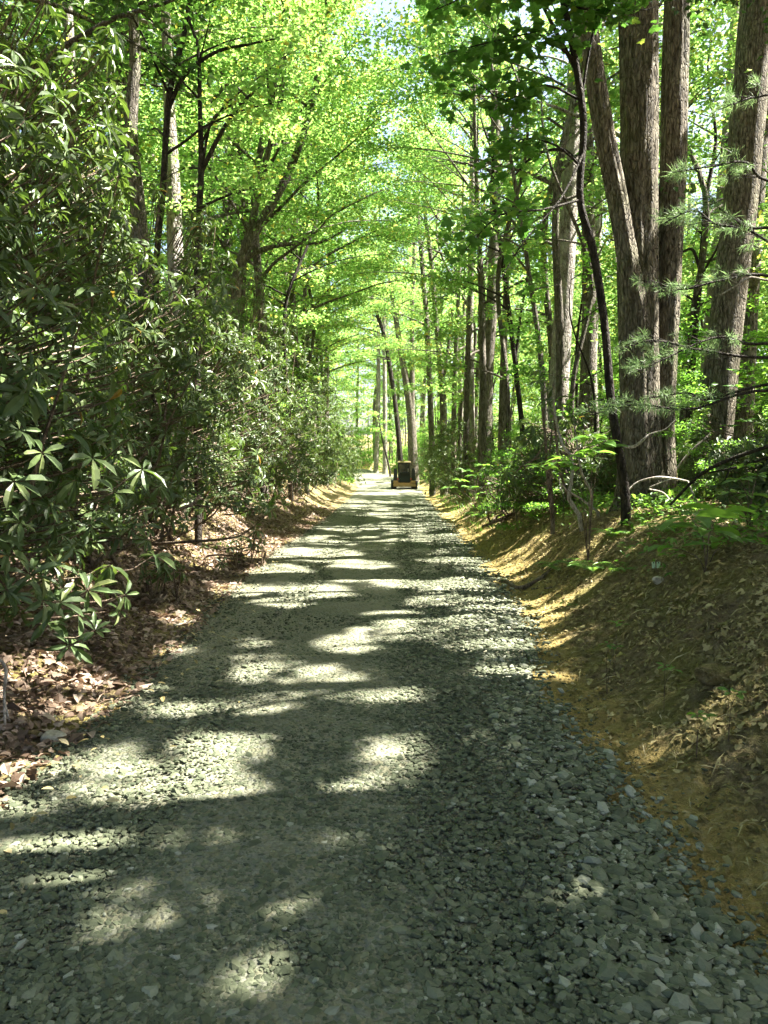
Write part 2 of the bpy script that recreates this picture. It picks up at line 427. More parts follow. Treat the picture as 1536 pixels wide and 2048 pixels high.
k = NT('forest_floor'); z = k.attr(); p = k.pos()
n1 = k.noise(p, 1.6, 5, .6); n2 = k.noise(p, 14, 5, .65); n3 = k.noise(p, 70, 3, .7)
lit = k.ramp(n2, [(.3, (.11, .085, .042)), (.5, (.26, .2, .105)), (.7, (.40, .32, .19))])
moss = k.ramp(n2, [(.35, (.17, .155, .045)), (.65, (.34, .3, .095))])
lit = k.mix(k.ramp(n1, [(.46, (0, 0, 0)), (.62, (.8, .8, .8))]), lit, moss)
dirt = k.ramp(n2, [(.3, (.29, .22, .075)), (.55, (.43, .33, .12)), (.75, (.54, .45, .24))])
f = k.ramp(k.math('ADD', z, k.math('MULTIPLY', k.math('SUBTRACT', n2, .5), .9)), [(.38, (0, 0, 0)), (.62, (1, 1, 1))])
c = k.mix(f, lit, dirt)
c = k.mix(.45, c, k.ramp(n3, [(.3, (.5, .5, .5)), (.7, (1, 1, 1))]), 'MULTIPLY')
M['ground'] = k.done(k.bsdf(c, .95, k.math('ADD', n2, k.math('MULTIPLY', n3, .5)), 1.0, .09, .15))


def plain(name, col, rough=.5, metal=0., spec=.5, dirt=.0):
    k = NT(name); n = k.noise(k.pos(), 7, 4)
    c = k.mix(dirt, col, k.ramp(n, [(.35, tuple(v * .6 + .05 for v in col)), (.7, (.3, .26, .2))]))
    return k.done(k.bsdf(c, rough, spec=spec, metal=metal))


M['yellow'] = plain('yellow_paint', (.62, .38, .025), .4, dirt=.15)
M['tan'] = plain('faded_tan_paint', (.24, .19, .07), .5, dirt=.3)
M['amber'] = plain('dirty_amber_paint', (.2, .11, .015), .5, dirt=.3)
M['black'] = plain('black_paint', (.007, .008, .011), .28, dirt=.02)
M['rubber'] = plain('track_rubber', (.01, .01, .01), .85, dirt=.08)
M['glass'] = plain('dark_glass', (.015, .022, .022), .12, spec=.7)
M['tag'] = plain('pale_green_card', (.5, .68, .42), .6, dirt=.1)
M['hole'] = plain('dark_hole', (.02, .03, .015), .8)
M['red'] = plain('red_lens', (.35, .02, .015), .3)
M['steel'] = plain('worn_steel', (.2, .19, .18), .5, .6)
M['rock'] = M['stone']

# ------------------------------------------------------------------ ground and road


def spaced(lo, hi, step, end, growth):
    a = list(np.arange(lo, hi + 1e-6, step)); s = step; x = hi
    while x < end: s *= growth; x += s; a.append(x)
    return a


xs = sorted(set([-v for v in spaced(5, 5, .065, 420, 1.12)] + spaced(-5, 6, .065, 420, 1.12)))
ys = sorted(set([1 - (v - 1) for v in spaced(1, 1, .1, 300, 1.15)] + spaced(1, 24, .075, 700, 1.035)))
xs = np.array(xs); ys = np.array(ys)
X, Y = np.meshgrid(xs, ys)
Z = ground(X, Y)
inr = (X > eL(Y)) & (X < eR(Y)); Z = Z - np.where(inr, .02, 0)
e = X - eR(Y)
dirtw = (.65 + .7 * vn(X * 0, Y * 1.4, 3)) * np.interp(Y, [0, 5, 9, 14, 25, 60], [.36, .36, .5, .6, .55, .5])
za = np.clip(1.0 - (e - dirtw * .8) / (dirtw * 1.2), 0, 1) * (e > -.5)
za = np.maximum(za, np.clip(1.15 - (e - 1.0) / .9, 0, 1) * np.interp(Y, [7, 9, 16, 24], [0, .5, .55, .25]) * (e > -.5))
eL_ = eL(Y) - X
za = np.where(eL_ > -.5, np.clip(.75 - eL_ / .45, 0, 1) * .8, za)
mb = MB(); nx, ny = len(xs), len(ys)
i = np.arange(ny - 1)[:, None] * nx + np.arange(nx - 1)[None]
mb.add(np.stack([X, Y, Z], -1).reshape(-1, 3), [np.stack([i, i + 1, i + nx + 1, i + nx], -1).reshape(-1, 4)], za.ravel())
tag(mb.obj('ground', M['ground'], smooth=True), 'leaf-littered forest floor and clay banks either side of the track', 'ground', kind='structure')

ry = np.array(spaced(-12, 20, .12, 125, 1.03)); nu = 46
mb = MB(); u = np.linspace(0, 1, nu)[None]; yy = ry[:, None]
jl = (vn(ry * 1.7, ry * 0, 1)[:, None] - .5) * .22 + (vn(ry * 6, ry * 0, 2)[:, None] - .5) * .08
jr = -.06 + .28 * (fbm(ry * 1.1, ry * 0, 14)[:, None] - .42) + (vn(ry * 6, ry * 0, 4)[:, None] - .5) * .1
l = eL(yy) - .12 + jl; r = eR(yy) + .1 + jr
xx = l + (r - l) * u
crown = .035 * np.minimum(1, np.minimum(u, 1 - u) * 7)
rut = -.018 * (np.exp(-((xx - (l + r) / 2 + .75) / .22) ** 2) + np.exp(-((xx - (l + r) / 2 - .75) / .22) ** 2))
zz = roadz(yy) + crown - .012 + rut + (fbm(xx * 3, yy * 3, 6) - .5) * .022 + (vn(xx * 14, yy * 14, 8) - .5) * .008
cl = .02 * np.sin(yy * 2 * pi / .11) * np.exp(-((xx + .42) / .3) ** 2) * np.exp(-((yy - 8.2) / 1.3) ** 2)
zz = zz + cl
nr = len(ry); i = np.arange(nr - 1)[:, None] * nu + np.arange(nu - 1)[None]
mb.add(np.stack([xx, yy + 0 * xx, zz], -1).reshape(-1, 3), [np.stack([i, i + 1, i + nu + 1, i + nu], -1).reshape(-1, 4)])
tag(mb.obj('road', M['road'], smooth=True), 'single-lane track of grey crushed gravel running into the woods', 'road', kind='structure')


def ico():
    bm = bmesh.new(); bmesh.ops.create_icosphere(bm, subdivisions=1, radius=1)
    v = np.array([x.co[:] for x in bm.verts]); f = np.array([[q.index for q in p.verts] for p in bm.faces]); bm.free(); return v, f


IV, IF = ico()


def stones(mb, x, y, z, size, a, r):
    n = len(x)
    for t in range(8):
        sel = np.arange(n) % 8 == t
        if not sel.any(): continue
        T = IV * r.uniform(.62, 1.2, (12, 1)); T = np.clip(T, -.85, .8) * np.array([1.15, .85, .36 + .2 * r.random()])
        m = sel.sum(); yaw = r.uniform(0, 2 * pi, m); ti = r.normal(0, .25, m); tj = r.normal(0, .25, m)
        c_, s_ = np.cos(yaw), np.sin(yaw)
        Rz = np.zeros((m, 3, 3)); Rz[:, 0, 0] = c_; Rz[:, 0, 1] = -s_; Rz[:, 1, 0] = s_; Rz[:, 1, 1] = c_; Rz[:, 2, 2] = 1
        Rx = np.zeros((m, 3, 3)); Rx[:, 0, 0] = 1; Rx[:, 1, 1] = np.cos(ti); Rx[:, 1, 2] = -np.sin(ti); Rx[:, 2, 1] = np.sin(ti); Rx[:, 2, 2] = np.cos(ti)
        Ry = np.zeros((m, 3, 3)); Ry[:, 1, 1] = 1; Ry[:, 0, 0] = np.cos(tj); Ry[:, 0, 2] = np.sin(tj); Ry[:, 2, 0] = -np.sin(tj); Ry[:, 2, 2] = np.cos(tj)
        A_ = Rz @ Rx @ Ry
        V = np.einsum('nij,kj->nki', A_, T) * size[sel][:, None, None] + np.stack([x[sel], y[sel], z[sel]], 1)[:, None]
        mb.add(V.reshape(-1, 3), [(IF[None] + (np.arange(m) * 12)[:, None, None]).reshape(-1, 3)], np.repeat(a[sel], 12))


r = np.random.default_rng(3)
n = 120000
y = 1.7 + 34 * r.random(n) ** 2.35
u = r.random(n)
l, rr_ = eL(y) - .05, eR(y) + .1 + .28 * (fbm(y * 1.1, y * 0, 14) - .42) + r.normal(0, .08, n)
x = l + (rr_ - l) * u
fr = (x - eL(y)) / (eR(y) - eL(y))
dens = .3 + .7 * np.clip((fr - .25) / .35, 0, 1) + .5 * (vn(x * 1.3, y * .8, 3) - .4)
dens = np.maximum(dens, np.interp(y, [3, 6.5], [.95, .3]))
keep = r.random(n) < dens
x, y, fr = x[keep], y[keep], fr[keep]
size = np.clip(r.lognormal(-4.5, .46, len(x)), .005, .036) * (1 + .25 * (fr > .86))
z = roadz(y) + .022 + size * np.where(fr > .82, .12, -.12) + (.025 - .03 * np.clip((fr - .9) * 6, 0, 1)) * (fr > .8)
mb = MB(); stones(mb, x, y, z, size, np.clip(r.normal(.45, .22, len(x)) + .18 * (fr > .85), 0, 1), r)
# loose stones that rolled on to the clay
n = 900; y = 2 + 14 * r.random(n) ** 1.5; x = eR(y) + .08 + np.abs(r.normal(0, .26, n)); size = np.clip(r.lognormal(-4.7, .4, n), .004, .024)
stones(mb, x, y, ground(x, y) + size * .2, size, r.random(n), r)
n = 500; y = 2.5 + 9 * r.random(n); x = eL(y) - np.abs(r.normal(0, .15, n)); size = r.uniform(.006, .025, n)
stones(mb, x, y, ground(x, y) + size * .2, size, r.random(n), r)
tag(mb.obj('gravel', M['stone']), 'loose crushed grey stones covering the track', 'gravel', kind='stuff')


def rock(name, px, py, d, size, label, mat='palerock'):
    q = P(px, py, d); g = float(ground(q[0], q[1]))
    bm = bmesh.new(); bmesh.ops.create_icosphere(bm, subdivisions=3, radius=1)
    rr2 = np.random.default_rng(int(px))
    ph = rr2.uniform(0, 6, 9)
    for v in bm.verts:
        c = v.co
        c *= 1 + .13 * sin(c.x * 3 + ph[0]) + .1 * sin(c.y * 4.1 + ph[1]) * cos(c.z * 3 + ph[2]) + .04 * sin(c.x * 9 + ph[3]) * sin(c.y * 8 + ph[4])
        v.co = Vector((max(-.85, min(.9, c.x)) * size[0], c.y * size[1], min(c.z, .7) * size[2]))
    me = bpy.data.meshes.new(name); bm.to_mesh(me); bm.free(); me.materials.append(M[mat])
    o = bpy.data.objects.new(name, me); COL.objects.link(o); o.location = (q[0], q[1], g + size[2] * .25)
    o.rotation_euler = (0, 0, rr2.uniform(0, 6))
    return tag(o, label, 'rock')


k = NT('lichened_rock'); n_ = k.noise(k.pos(), 22, 5, .65)
M['palerock'] = k.done(k.bsdf(k.ramp(n_, [(.3, (.22, .2, .15)), (.7, (.48, .45, .36))]), .9, n_, .5, .02, .2))


mb = MB(); n = 17000; y = 2.2 + 20 * r.random(n) ** 1.4; x = eR(y) + .15 + 2.3 * r.random(n) ** 1.1; size = np.clip(r.lognormal(-4.7, .55, n), .004, .03)
stones(mb, x, y, ground(x, y) + size * .1, size, np.clip(1.1 - (x - eR(y)) / .9 + r.normal(0, .25, n), 0, 1), r)
tag(mb.obj('soil_clods', M['ground']), 'crumbly clods of clay and soil scattered over the right bank', 'soil', kind='stuff')



# ------------------------------------------------------------------ leaf litter and herb layer


def carpet(mb, tpl, x, y, L, wr, r, a, lift=.012, tilt=.5):
    n = len(x); z = ground(x, y) + lift * r.random(n) * 2
    e_ = .06
    N = np.stack([-(ground(x + e_, y) - ground(x - e_, y)) / (2 * e_), -(ground(x, y + e_) - ground(x, y - e_)) / (2 * e_), np.ones(n)], 1)
    N = unit(unit(N) + r.normal(0, tilt, (n, 3)) * .7)
    D = r.normal(0, 1, (n, 3)); D -= (D * N).sum(1, keepdims=True) * N
    leaves(mb, tpl, np.stack([x, y, z], 1), D, N, L, L * wr, a)


r = np.random.default_rng(5)
CU = (OV[0] * np.array([1, 1, 2.6]) + np.array([[0, 0, .1 * (x_ - .5) ** 2 * 4] for x_ in OV[0][:, 0]]), OV[1])
mb = MB()
n = 46000; y = 2.2 + 26 * r.random(n) ** 1.6; e = -.08 + 3.6 * r.random(n) ** 1.2
x = eL(y) - e
keep = r.random(n) < np.where(e < .25, .45, 1)
x, y = x[keep], y[keep]; n = len(x); cut = n // 2
L = r.uniform(.025, .075, n) * (1 + .5 * (r.random(n) < .1))
carpet(mb, CU, x[:cut], y[:cut], L[:cut], .55, r, r.random(cut), .02, .6)
carpet(mb, MA, x[cut:], y[cut:], L[cut:] * 1.1, 1.0, r, r.random(n - cut), .02, .5)
n = 5000; y = 2.2 + 22 * r.random(n) ** 1.5; x = eL(y) + .1 - 3.2 * r.random(n)
carpet(mb, RH, x, y, r.uniform(.04, .2, n), .05, r, r.uniform(.2, 1, n), .02, .25)
tag(mb.obj('leaf_litter', M['litter']), 'russet fallen leaves strewn over the left slope', 'leaf litter', kind='stuff')
mb = MB()
n = 120000; y = 2.2 + 24 * r.random(n) ** 1.5; e = .25 + 4.2 * r.random(n) ** 1.25
x = eR(y) + e
dn = np.clip((e - .3) / .7, 0.06, 1) * (.35 + .8 * (vn(x * 1.7, y * 1.7, 2) > .45)) * np.interp(y, [2, 8, 9.5, 15, 22], [1, .95, .85, .75, .9])
keep = r.random(n) < dn; x, y = x[keep], y[keep]; n = len(x); L = r.uniform(.018, .055, n) * (1 + .6 * (r.random(n) < .08)); cut = n * 5 // 6
av = np.clip(r.random(n) * .8, 0, 1)
carpet(mb, RH, x[:cut], y[:cut], L[:cut], .45, r, av[:cut], .014, .55)
carpet(mb, MA, x[cut:], y[cut:], L[cut:] * 1.1, 1.0, r, av[cut:], .012, .4)
n = 260; y = 2.5 + 10 * r.random(n); x = eL(y) + np.abs(r.normal(0, .3, n)); L = r.uniform(.03, .07, n)
carpet(mb, OV, x, y, L, .5, r, r.random(n), .05, .3)
n = 5000; y = 2.2 + 22 * r.random(n) ** 1.5; x = eR(y) + .3 + 3.6 * r.random(n)
carpet(mb, RH, x, y, r.uniform(.04, .2, n), .05, r, r.uniform(.2, 1, n), .02, .25)
tag(mb.obj('leaf_litter', M['litter_tan']), 'olive tan leaf scraps matted over the right bank', 'leaf litter', kind='stuff')

mb = MB()
n = 26000; y = 5.5 + 22 * r.random(n) ** 1.3; e = 1.2 + 3.6 * r.random(n) ** .8; x = eR(y) + e
dn = (vn(x * 1.1, y * 1.1, 12) > .5) * 1.0 * np.interp(e, [1.2, 2, 3], [.2, 1, .8])
keep = r.random(n) < dn; x, y = x[keep], y[keep]; n = len(x)
Q = np.stack([x, y, ground(x, y) + r.uniform(.03, .22, n)], 1)
D = r.normal(0, 1, (n, 3)) * [1, 1, .3] + [0, 0, .35]; N = r.normal(0, .35, (n, 3)) + [0, 0, 1]
leaves(mb, OV, Q, D, N, r.uniform(.04, .11, n), r.uniform(.02, .05, n), r.random(n))
n = 1600; y = 17 + 22 * r.random(n); x = eR(y) + .5 + 2.4 * r.random(n)
Q = np.stack([x, y, ground(x, y) + .02], 1); D = r.normal(0, .5, (n, 3)) + [0, 0, .9]; N = r.normal(0, 1, (n, 3))
leaves(mb, RH, Q, D, N, r.uniform(.1, .28, n), .02, r.random(n))
n = 1500; y = 62 + 14 * r.random(n); x = eL(y) - .2 - 3 * r.random(n)
Q = np.stack([x, y, ground(x, y) + .02], 1); D = r.normal(0, .5, (n, 3)) + [0, 0, .9]; N = r.normal(0, 1, (n, 3))
leaves(mb, RH, Q, D, N, r.uniform(.15, .4, n), .06, .6 + .4 * r.random(n))
n = 16000; y = 58 + 48 * r.random(n); x = -22 + 38 * r.random(n); ok = (x < eL(y) - .3) | (x > eR(y) + .3); x, y = x[ok], y[ok]; n = len(x)
Q = np.stack([x, y, ground(x, y) + .25 * r.random(n)], 1); D = r.normal(0, .7, (n, 3)) + [0, 0, .6]; N = r.normal(0, 1, (n, 3))
leaves(mb, RH, Q, D, N, r.uniform(.2, .5, n), r.uniform(.08, .2, n), r.random(n))
tag(mb.obj('ground_cover', M['herb']), 'low green herbs and grass tufts along the bank crest', 'ground cover', kind='stuff')


# ------------------------------------------------------------------ trees


LFM = 1.3


def branchy(mbw, path, rad, lo, R, nl, r, tw=8, lf=26, L=.11, flat=.08, rise=.45, spread=.29, sides=5, a=.5, azbias=None):
    """limbs, twigs and leaf positions along a trunk path; returns leaf arrays"""
    cum = np.concatenate([[0], np.cumsum(np.linalg.norm(np.diff(path, axis=0), axis=1))]); cum /= cum[-1]
    C = []
    for i in range(nl):
        uu = lo + (1 - lo) * (i + r.random()) / nl
        p0 = np.array([np.interp(uu, cum, path[:, j]) for j in range(3)]); r0 = np.interp(uu, cum, rad)
        az = i * 2.4 + r.normal(0, .5)
        if azbias is not None and r.random() < .5: az = azbias + r.normal(0, .7)
        k_ = (uu - lo) / (1 - lo)
        LL = R * (.35 + .75 * sin(pi * (.2 + .75 * k_))) * r.uniform(.65, 1.15)
        el = rise + .35 * k_ + r.normal(0, .12)
        ns = 7; pts = [p0]
        for s_ in range(ns - 1):
            e2 = el - .55 * s_ / ns; az += r.normal(0, .14)
            pts.append(pts[-1] + LL / (ns - 1) * np.array([cos(az) * cos(e2), sin(az) * cos(e2), sin(e2)]))
        pts = np.array(pts); br = max(.012, min(r0 * .5, .012 * LL + .012))
        tube(mbw, pts, np.linspace(br, .006, ns), sides, a)
        for t in np.linspace(.28, 1, tw):
            q = np.array([np.interp(t * (ns - 1), np.arange(ns), pts[:, j]) for j in range(3)])
            a2 = az + r.choice([-1, 1]) * r.uniform(.3, 1.2); l2 = (.22 * LL * (1.15 - t) + .3) * r.uniform(.7, 1.3)
            tip = q + l2 * np.array([cos(a2), sin(a2), r.uniform(-.15, .3)])
            tube(mbw, np.array([q, tip]), [.0045, .002], 3, a)
            C += [q + (tip - q) * .55, tip]
    lf = int(lf * LFM); C = np.array(C); n = len(C) * lf
    Q = np.repeat(C, lf, 0) + r.normal(0, 1, (n, 3)) * [spread, spread, flat]
    D = r.normal(0, 1, (n, 3)) * [1, 1, .25] + [0, 0, -.22]
    N = r.normal(0, .62, (n, 3)) + [0, 0, 1]
    cl = np.repeat(r.normal(0, .2, len(C)), lf)
    return dict(Q=Q, D=D, N=N, L=L * r.uniform(.7, 1.25, n), a=np.clip(r.normal(.5, .2, n) + cl + (r.random(n) < .012) * .5, 0, 1))


def leafmesh(lv, keep=None, tpl=RH, wr=.62):
    mb = MB()
    k_ = slice(None) if keep is None else keep
    leaves(mb, tpl, lv['Q'][k_], lv['D'][k_], lv['N'][k_], lv['L'][k_], lv['L'][k_] * wr, lv['a'][k_])
    return mb


def cat(ls):
    return {k_: np.concatenate([q[k_] for q in ls]) for k_ in ls[0]}


def hero(name, label, cat_, D, stems, H, mat, lo=.45, R=3, nl=14, lf=26, L=.11, tpl=RH, wr=.62, leafmat='maple', group=None, seed=1,
         sides=18, ridge=.1, branches=(), sprays=(), tw=8, flare=1.25, bare=False, azbias=None, tint=.7):
    """a tree whose stems follow (px, py, width px[, depth]) traces"""
    r = np.random.default_rng(seed)
    b = P(stems[0][0][0], stems[0][0][1], D); b[2] = float(ground(b[0], b[1]))
    root = empty(name, b, label, cat_, group)
    ls = []; big = R
    for si, st in enumerate(stems):
        mbw = MB()
        W = np.array([P(s[0], s[1], s[3] if len(s) > 3 else D) for s in st])
        ra = np.array([s[2] * (s[3] if len(s) > 3 else D) / F / 2 for s in st])
        if si == 0 or st[0][1] > 900:
            g = float(ground(W[0, 0], W[0, 1])) - .12
            if W[0, 2] > g + .15:
                dv = W[0] - W[1]; dv = dv / max(.2, abs(dv[2])) ; dz = W[0, 2] - g
                base = W[0] + np.array([dv[0] * .35 * dz, dv[1] * .35 * dz, -dz])
                W = np.vstack([base, W]); ra = np.concatenate([[ra[0] * (flare if dz < 2 else 1.1)], ra])
            else:
                W[0, 2] = g; ra[0] *= flare
        dv = W[-1] - W[-2]; dv = unit(dv); top = H + b[2]
        if W[-1, 2] < top and len(st[-1]) < 5:
            dz = top - W[-1, 2]
            dv[2] = max(dv[2], .55); k_ = dz / dv[2]
            ext = [W[-1] + dv * k_ * f_ * np.array([.7, .7, 1]) + np.array([r.normal(0, .12), r.normal(0, .12), 0]) for f_ in (.35, .7, 1)]
            W = np.vstack([W] + ext); ra = np.concatenate([ra, ra[-1] * np.array([.75, .45, .12])])
        n = max(8, int(np.linalg.norm(np.diff(W, axis=0), axis=1).sum() / (.12 if D < 14 else .35)))
        path = curve(W, n); rad = np.interp(np.linspace(0, len(W) - 1, n), np.arange(len(W)), ra)
        tube(mbw, path - b, rad, sides, tint, ridge=ridge, seed=seed + si)
        if not bare:
            ls.append(branchy(mbw, path, rad, lo, R if si == 0 else R * .8, nl if si == 0 else max(4, nl * 2 // 3), r, tw, lf, L, a=tint, azbias=azbias))
            # branchy drew its limbs in world space: bring them to the root
            for q in range(1, len(mbw.V)): mbw.V[q] = mbw.V[q] - b
        if si == 0:
            for br in branches:
                Bp = np.array([P(s[0], s[1], s[3] if len(s) > 3 else D) for s in br]); br_r = np.array([s[2] * D / F / 2 for s in br])
                pp = curve(Bp, 6 * len(br)); tube(mbw, pp - b, np.interp(np.linspace(0, len(br) - 1, len(pp)), np.arange(len(br)), br_r), 7, tint)
        mbw.obj('trunk', M[mat], root, True)
    for sp in sprays:      # extra leafy sprays: (points, leaves per twig, size)
        pts, nlf, sl_ = sp
        W = np.array([P(*s) for s in pts]); path = curve(W, 10)
        mbw = MB(); tube(mbw, path - b, np.linspace(.018, .005, 10), 5, tint)
        C = []
        for t in np.linspace(.15, 1, 16):
            q = path[min(9, int(t * 9))]; a2 = r.uniform(0, 2 * pi); tip = q + r.uniform(.15, .5) * np.array([cos(a2), sin(a2), r.uniform(-.3, .2)])
            tube(mbw, np.array([q, tip]) - b, [.005, .002], 3, tint); C += [q + .5 * (tip - q), tip]
        mbw.obj('branch', M[mat], root, True)
        C = np.array(C); n = len(C) * nlf
        ls.append(dict(Q=np.repeat(C, nlf, 0) + r.normal(0, 1, (n, 3)) * [.16, .16, .07], D=r.normal(0, 1, (n, 3)) * [1, 1, .3] + [0, 0, -.3],
                       N=r.normal(0, .35, (n, 3)) + [0, 0, 1], L=sl_ * r.uniform(.7, 1.25, n), a=np.clip(r.normal(.45, .2, n), 0, 1)))
    if ls:
        lv = cat(ls); keep = ~gapmask(lv['Q']); lv['Q'] = lv['Q'] - b
        leafmesh(lv, keep, tpl, wr).obj('crown', M[leafmat], root)
    return root


# ---- trees one can trace in the photograph
hero('triple_trunk_tree', 'massive three-stemmed brown tree at the crest of the right bank', 'tree', 11,
     [[(1286, 1005, 118), (1283, 965, 96), (1281, 920, 82), (1279, 800, 72), (1276, 500, 76), (1278, 250, 74), (1277, 0, 78), (1277, -150, 70)],
      [(1290, 760, 24, 11.0), (1280, 660, 40, 10.85), (1260, 540, 40, 10.8), (1236, 400, 38, 10.8), (1206, 250, 38, 10.7), (1182, 90, 36, 10.6), (1166, -30, 34, 10.5)],
      [(1326, 985, 54, 11.1), (1327, 850, 42, 11.1), (1334, 650, 44, 11.1), (1343, 400, 50, 11.2), (1350, 150, 50, 11.3), (1353, -60, 48, 11.3)]],
     19, 'bark_big', .52, 4.2, 16, 30, .12, sides=44, ridge=.16, seed=3, flare=1.2)
hero('oak_tree', 'thick rough-barked trunk leaning slightly right beside the pine boughs', 'tree', 13.5,
     [[(1418, 960, 76), (1430, 850, 68), (1452, 650, 66), (1478, 430, 66), (1496, 230, 64), (1514, 0, 62)]], 20, 'bark_big', .5, 4, 16, 30, .12, sides=30, ridge=.1, seed=5)
hero('oak_tree', 'dark trunk half hidden behind the thick leaning trunk near the pine boughs', 'tree', 16,
     [[(1488, 800, 40), (1498, 600, 38), (1512, 380, 36), (1530, 100, 34)]], 19, 'bark', .5, 3.8, 14, 28, .12, seed=6)
hero('maple_tree', 'pale slim trunk just left of the thick leaning trunk behind the pine boughs', 'tree', 21,
     [[(1412, 860, 28), (1420, 680, 27), (1438, 480, 26), (1458, 220, 20), (1472, 0, 16)]], 20, 'bark_pale', .45, 3.5, 16, 26, .12, seed=7)
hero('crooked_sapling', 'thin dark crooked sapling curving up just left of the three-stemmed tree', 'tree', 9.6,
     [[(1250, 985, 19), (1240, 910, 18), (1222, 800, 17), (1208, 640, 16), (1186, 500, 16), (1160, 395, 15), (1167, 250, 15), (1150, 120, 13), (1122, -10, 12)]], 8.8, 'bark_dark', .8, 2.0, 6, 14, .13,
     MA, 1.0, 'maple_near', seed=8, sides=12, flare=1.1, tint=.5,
     branches=[[(1160, 330, 8), (1125, 300, 7), (1070, 310, 5), (1030, 350, 3)], [(1152, 140, 9), (1110, 60, 8), (1080, 0, 6)], [(1162, 210, 6), (1175, 120, 6), (1195, 30, 5)]],
     sprays=[([(1150, 120, 9.6), (1080, 70, 9.2), (1000, 80, 8.9), (880, 110, 8.6)], 9, .13), ([(1160, 200, 9.6), (1090, 170, 9.3), (1010, 200, 9.0), (950, 160, 8.8)], 8, .13),
             ([(1160, 330, 9.6), (1110, 290, 9.2), (1040, 280, 9.0), (990, 350, 8.8)], 8, .13), ([(1130, 10, 9.6), (1190, 20, 9.2), (1290, 20, 9)], 9, .13),
             ([(1160, 400, 9.6), (1080, 420, 9), (1000, 430, 8.6), (930, 500, 8.3)], 6, .14), ([(1125, 0, 9.6), (1000, -30, 9), (870, 20, 8.6)], 8, .13), ([(1170, 300, 9.6), (1120, 400, 9.2), (1050, 480, 9), (1000, 560, 8.8)], 6, .13)])
hero('tulip_tree', 'tall pale sunlit trunk between the crooked dark sapling and the middle trees', 'tree', 20,
     [[(1112, 870, 40), (1122, 700, 37), (1132, 520, 35), (1142, 330, 33), (1152, 130, 30), (1158, 0, 28)]], 21, 'bark_pale', .5, 4, 16, 26, .12, seed=9, sides=20)
hero('oak_tree', 'stout dark-flanked trunk, thickest of the row right of the loader', 'tree', 30,
     [[(970, 900, 29), (974, 740, 27), (984, 600, 24), (990, 440, 22), (992, 200, 20)]], 22, 'bark', .45, 4.2, 16, 24, .13, seed=10)
hero('maple_tree', 'straight pale-topped trunk just left of the stout dark-flanked trunk', 'tree', 33,
     [[(942, 905, 17), (941, 760, 16), (939, 640, 15), (944, 450, 13), (946, 200, 12)]], 22, 'bark_pale', .45, 3.8, 16, 24, .13, seed=12)
hero('maple_tree', 'slender trunk just right of the stout dark-flanked trunk', 'tree', 27,
     [[(1003, 900, 15), (1006, 760, 14), (1010, 640, 12), (1016, 480, 11), (1022, 300, 10)]], 18, 'bark', .4, 3.4, 15, 24, .12, seed=13)
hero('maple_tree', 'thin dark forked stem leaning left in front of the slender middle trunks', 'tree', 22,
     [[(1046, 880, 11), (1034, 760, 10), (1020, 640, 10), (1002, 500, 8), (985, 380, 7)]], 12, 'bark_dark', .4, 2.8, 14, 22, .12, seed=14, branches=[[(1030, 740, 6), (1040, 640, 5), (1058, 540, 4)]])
hero('maple_tree', 'dark forked trunk rising behind the bushes right of the loader', 'tree', 38,
     [[(888, 905, 15), (886, 800, 14), (882, 740, 12), (872, 640, 10), (862, 520, 9)]], 20, 'bark', .4, 4, 16, 22, .13, seed=15, branches=[[(884, 770, 8), (896, 700, 7), (905, 620, 6)]])
hero('maple_tree', 'narrow grey trunk nearest the right-hand edge of the loader', 'tree', 42,
     [[(864, 905, 12), (860, 780, 11), (853, 640, 10), (842, 500, 9)]], 21, 'bark', .4, 4, 16, 22, .13, seed=16)
hero('forked_tree', 'v-forked trunk rising straight behind the loader cab', 'tree', 60,
     [[(826, 925, 20), (822, 830, 17), (812, 760, 14), (803, 710, 12), (792, 640, 10), (775, 520, 8)], [(824, 850, 12), (824, 760, 11), (824, 640, 9), (828, 520, 8)]],
     22, 'bark', .45, 4.5, 14, 20, .15, seed=17, sides=10)
hero('leaning_tree', 'dark trunk leaning left from behind the loader roof', 'tree', 62,
     [[(801, 925, 11), (796, 860, 10), (788, 790, 9), (779, 730, 9), (768, 670, 8), (748, 610, 6)]], 20, 'bark_dark', .45, 4, 14, 20, .15, seed=18, sides=10)
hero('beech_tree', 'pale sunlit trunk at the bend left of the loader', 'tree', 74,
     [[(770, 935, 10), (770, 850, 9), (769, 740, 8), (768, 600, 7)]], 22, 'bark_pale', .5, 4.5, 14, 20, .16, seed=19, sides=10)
hero('beech_tree', 'shorter pale trunk at the bend against the left bushes', 'tree', 76,
     [[(752, 935, 10), (755, 860, 9), (757, 760, 8), (756, 620, 6)]], 18, 'bark_pale', .5, 4, 12, 20, .16, seed=20, sides=10)
hero('beech_tree', 'thin dark leaning pole at the bend left of the loader', 'tree', 70,
     [[(779, 938, 4), (770, 900, 4), (762, 865, 3), (756, 830, 2)]], 5, 'bark_dark', .6, 1, 5, 12, .15, seed=21, sides=6)
hero('maple_tree', 'slim grey stem slanting left above the pale twisted shrub stems', 'tree', 18,
     [[(1092, 900, 12), (1082, 720, 11), (1060, 560, 9), (1035, 400, 8), (1015, 280, 7)]], 12, 'bark', .4, 3, 14, 22, .12, seed=22)
hero('maple_tree', 'pale trunk seen between the crooked sapling and the three-stemmed tree', 'tree', 27,
     [[(1190, 900, 22), (1184, 740, 20), (1192, 560, 18), (1200, 380, 15)]], 19, 'bark_pale', .4, 3.6, 15, 24, .12, seed=23)
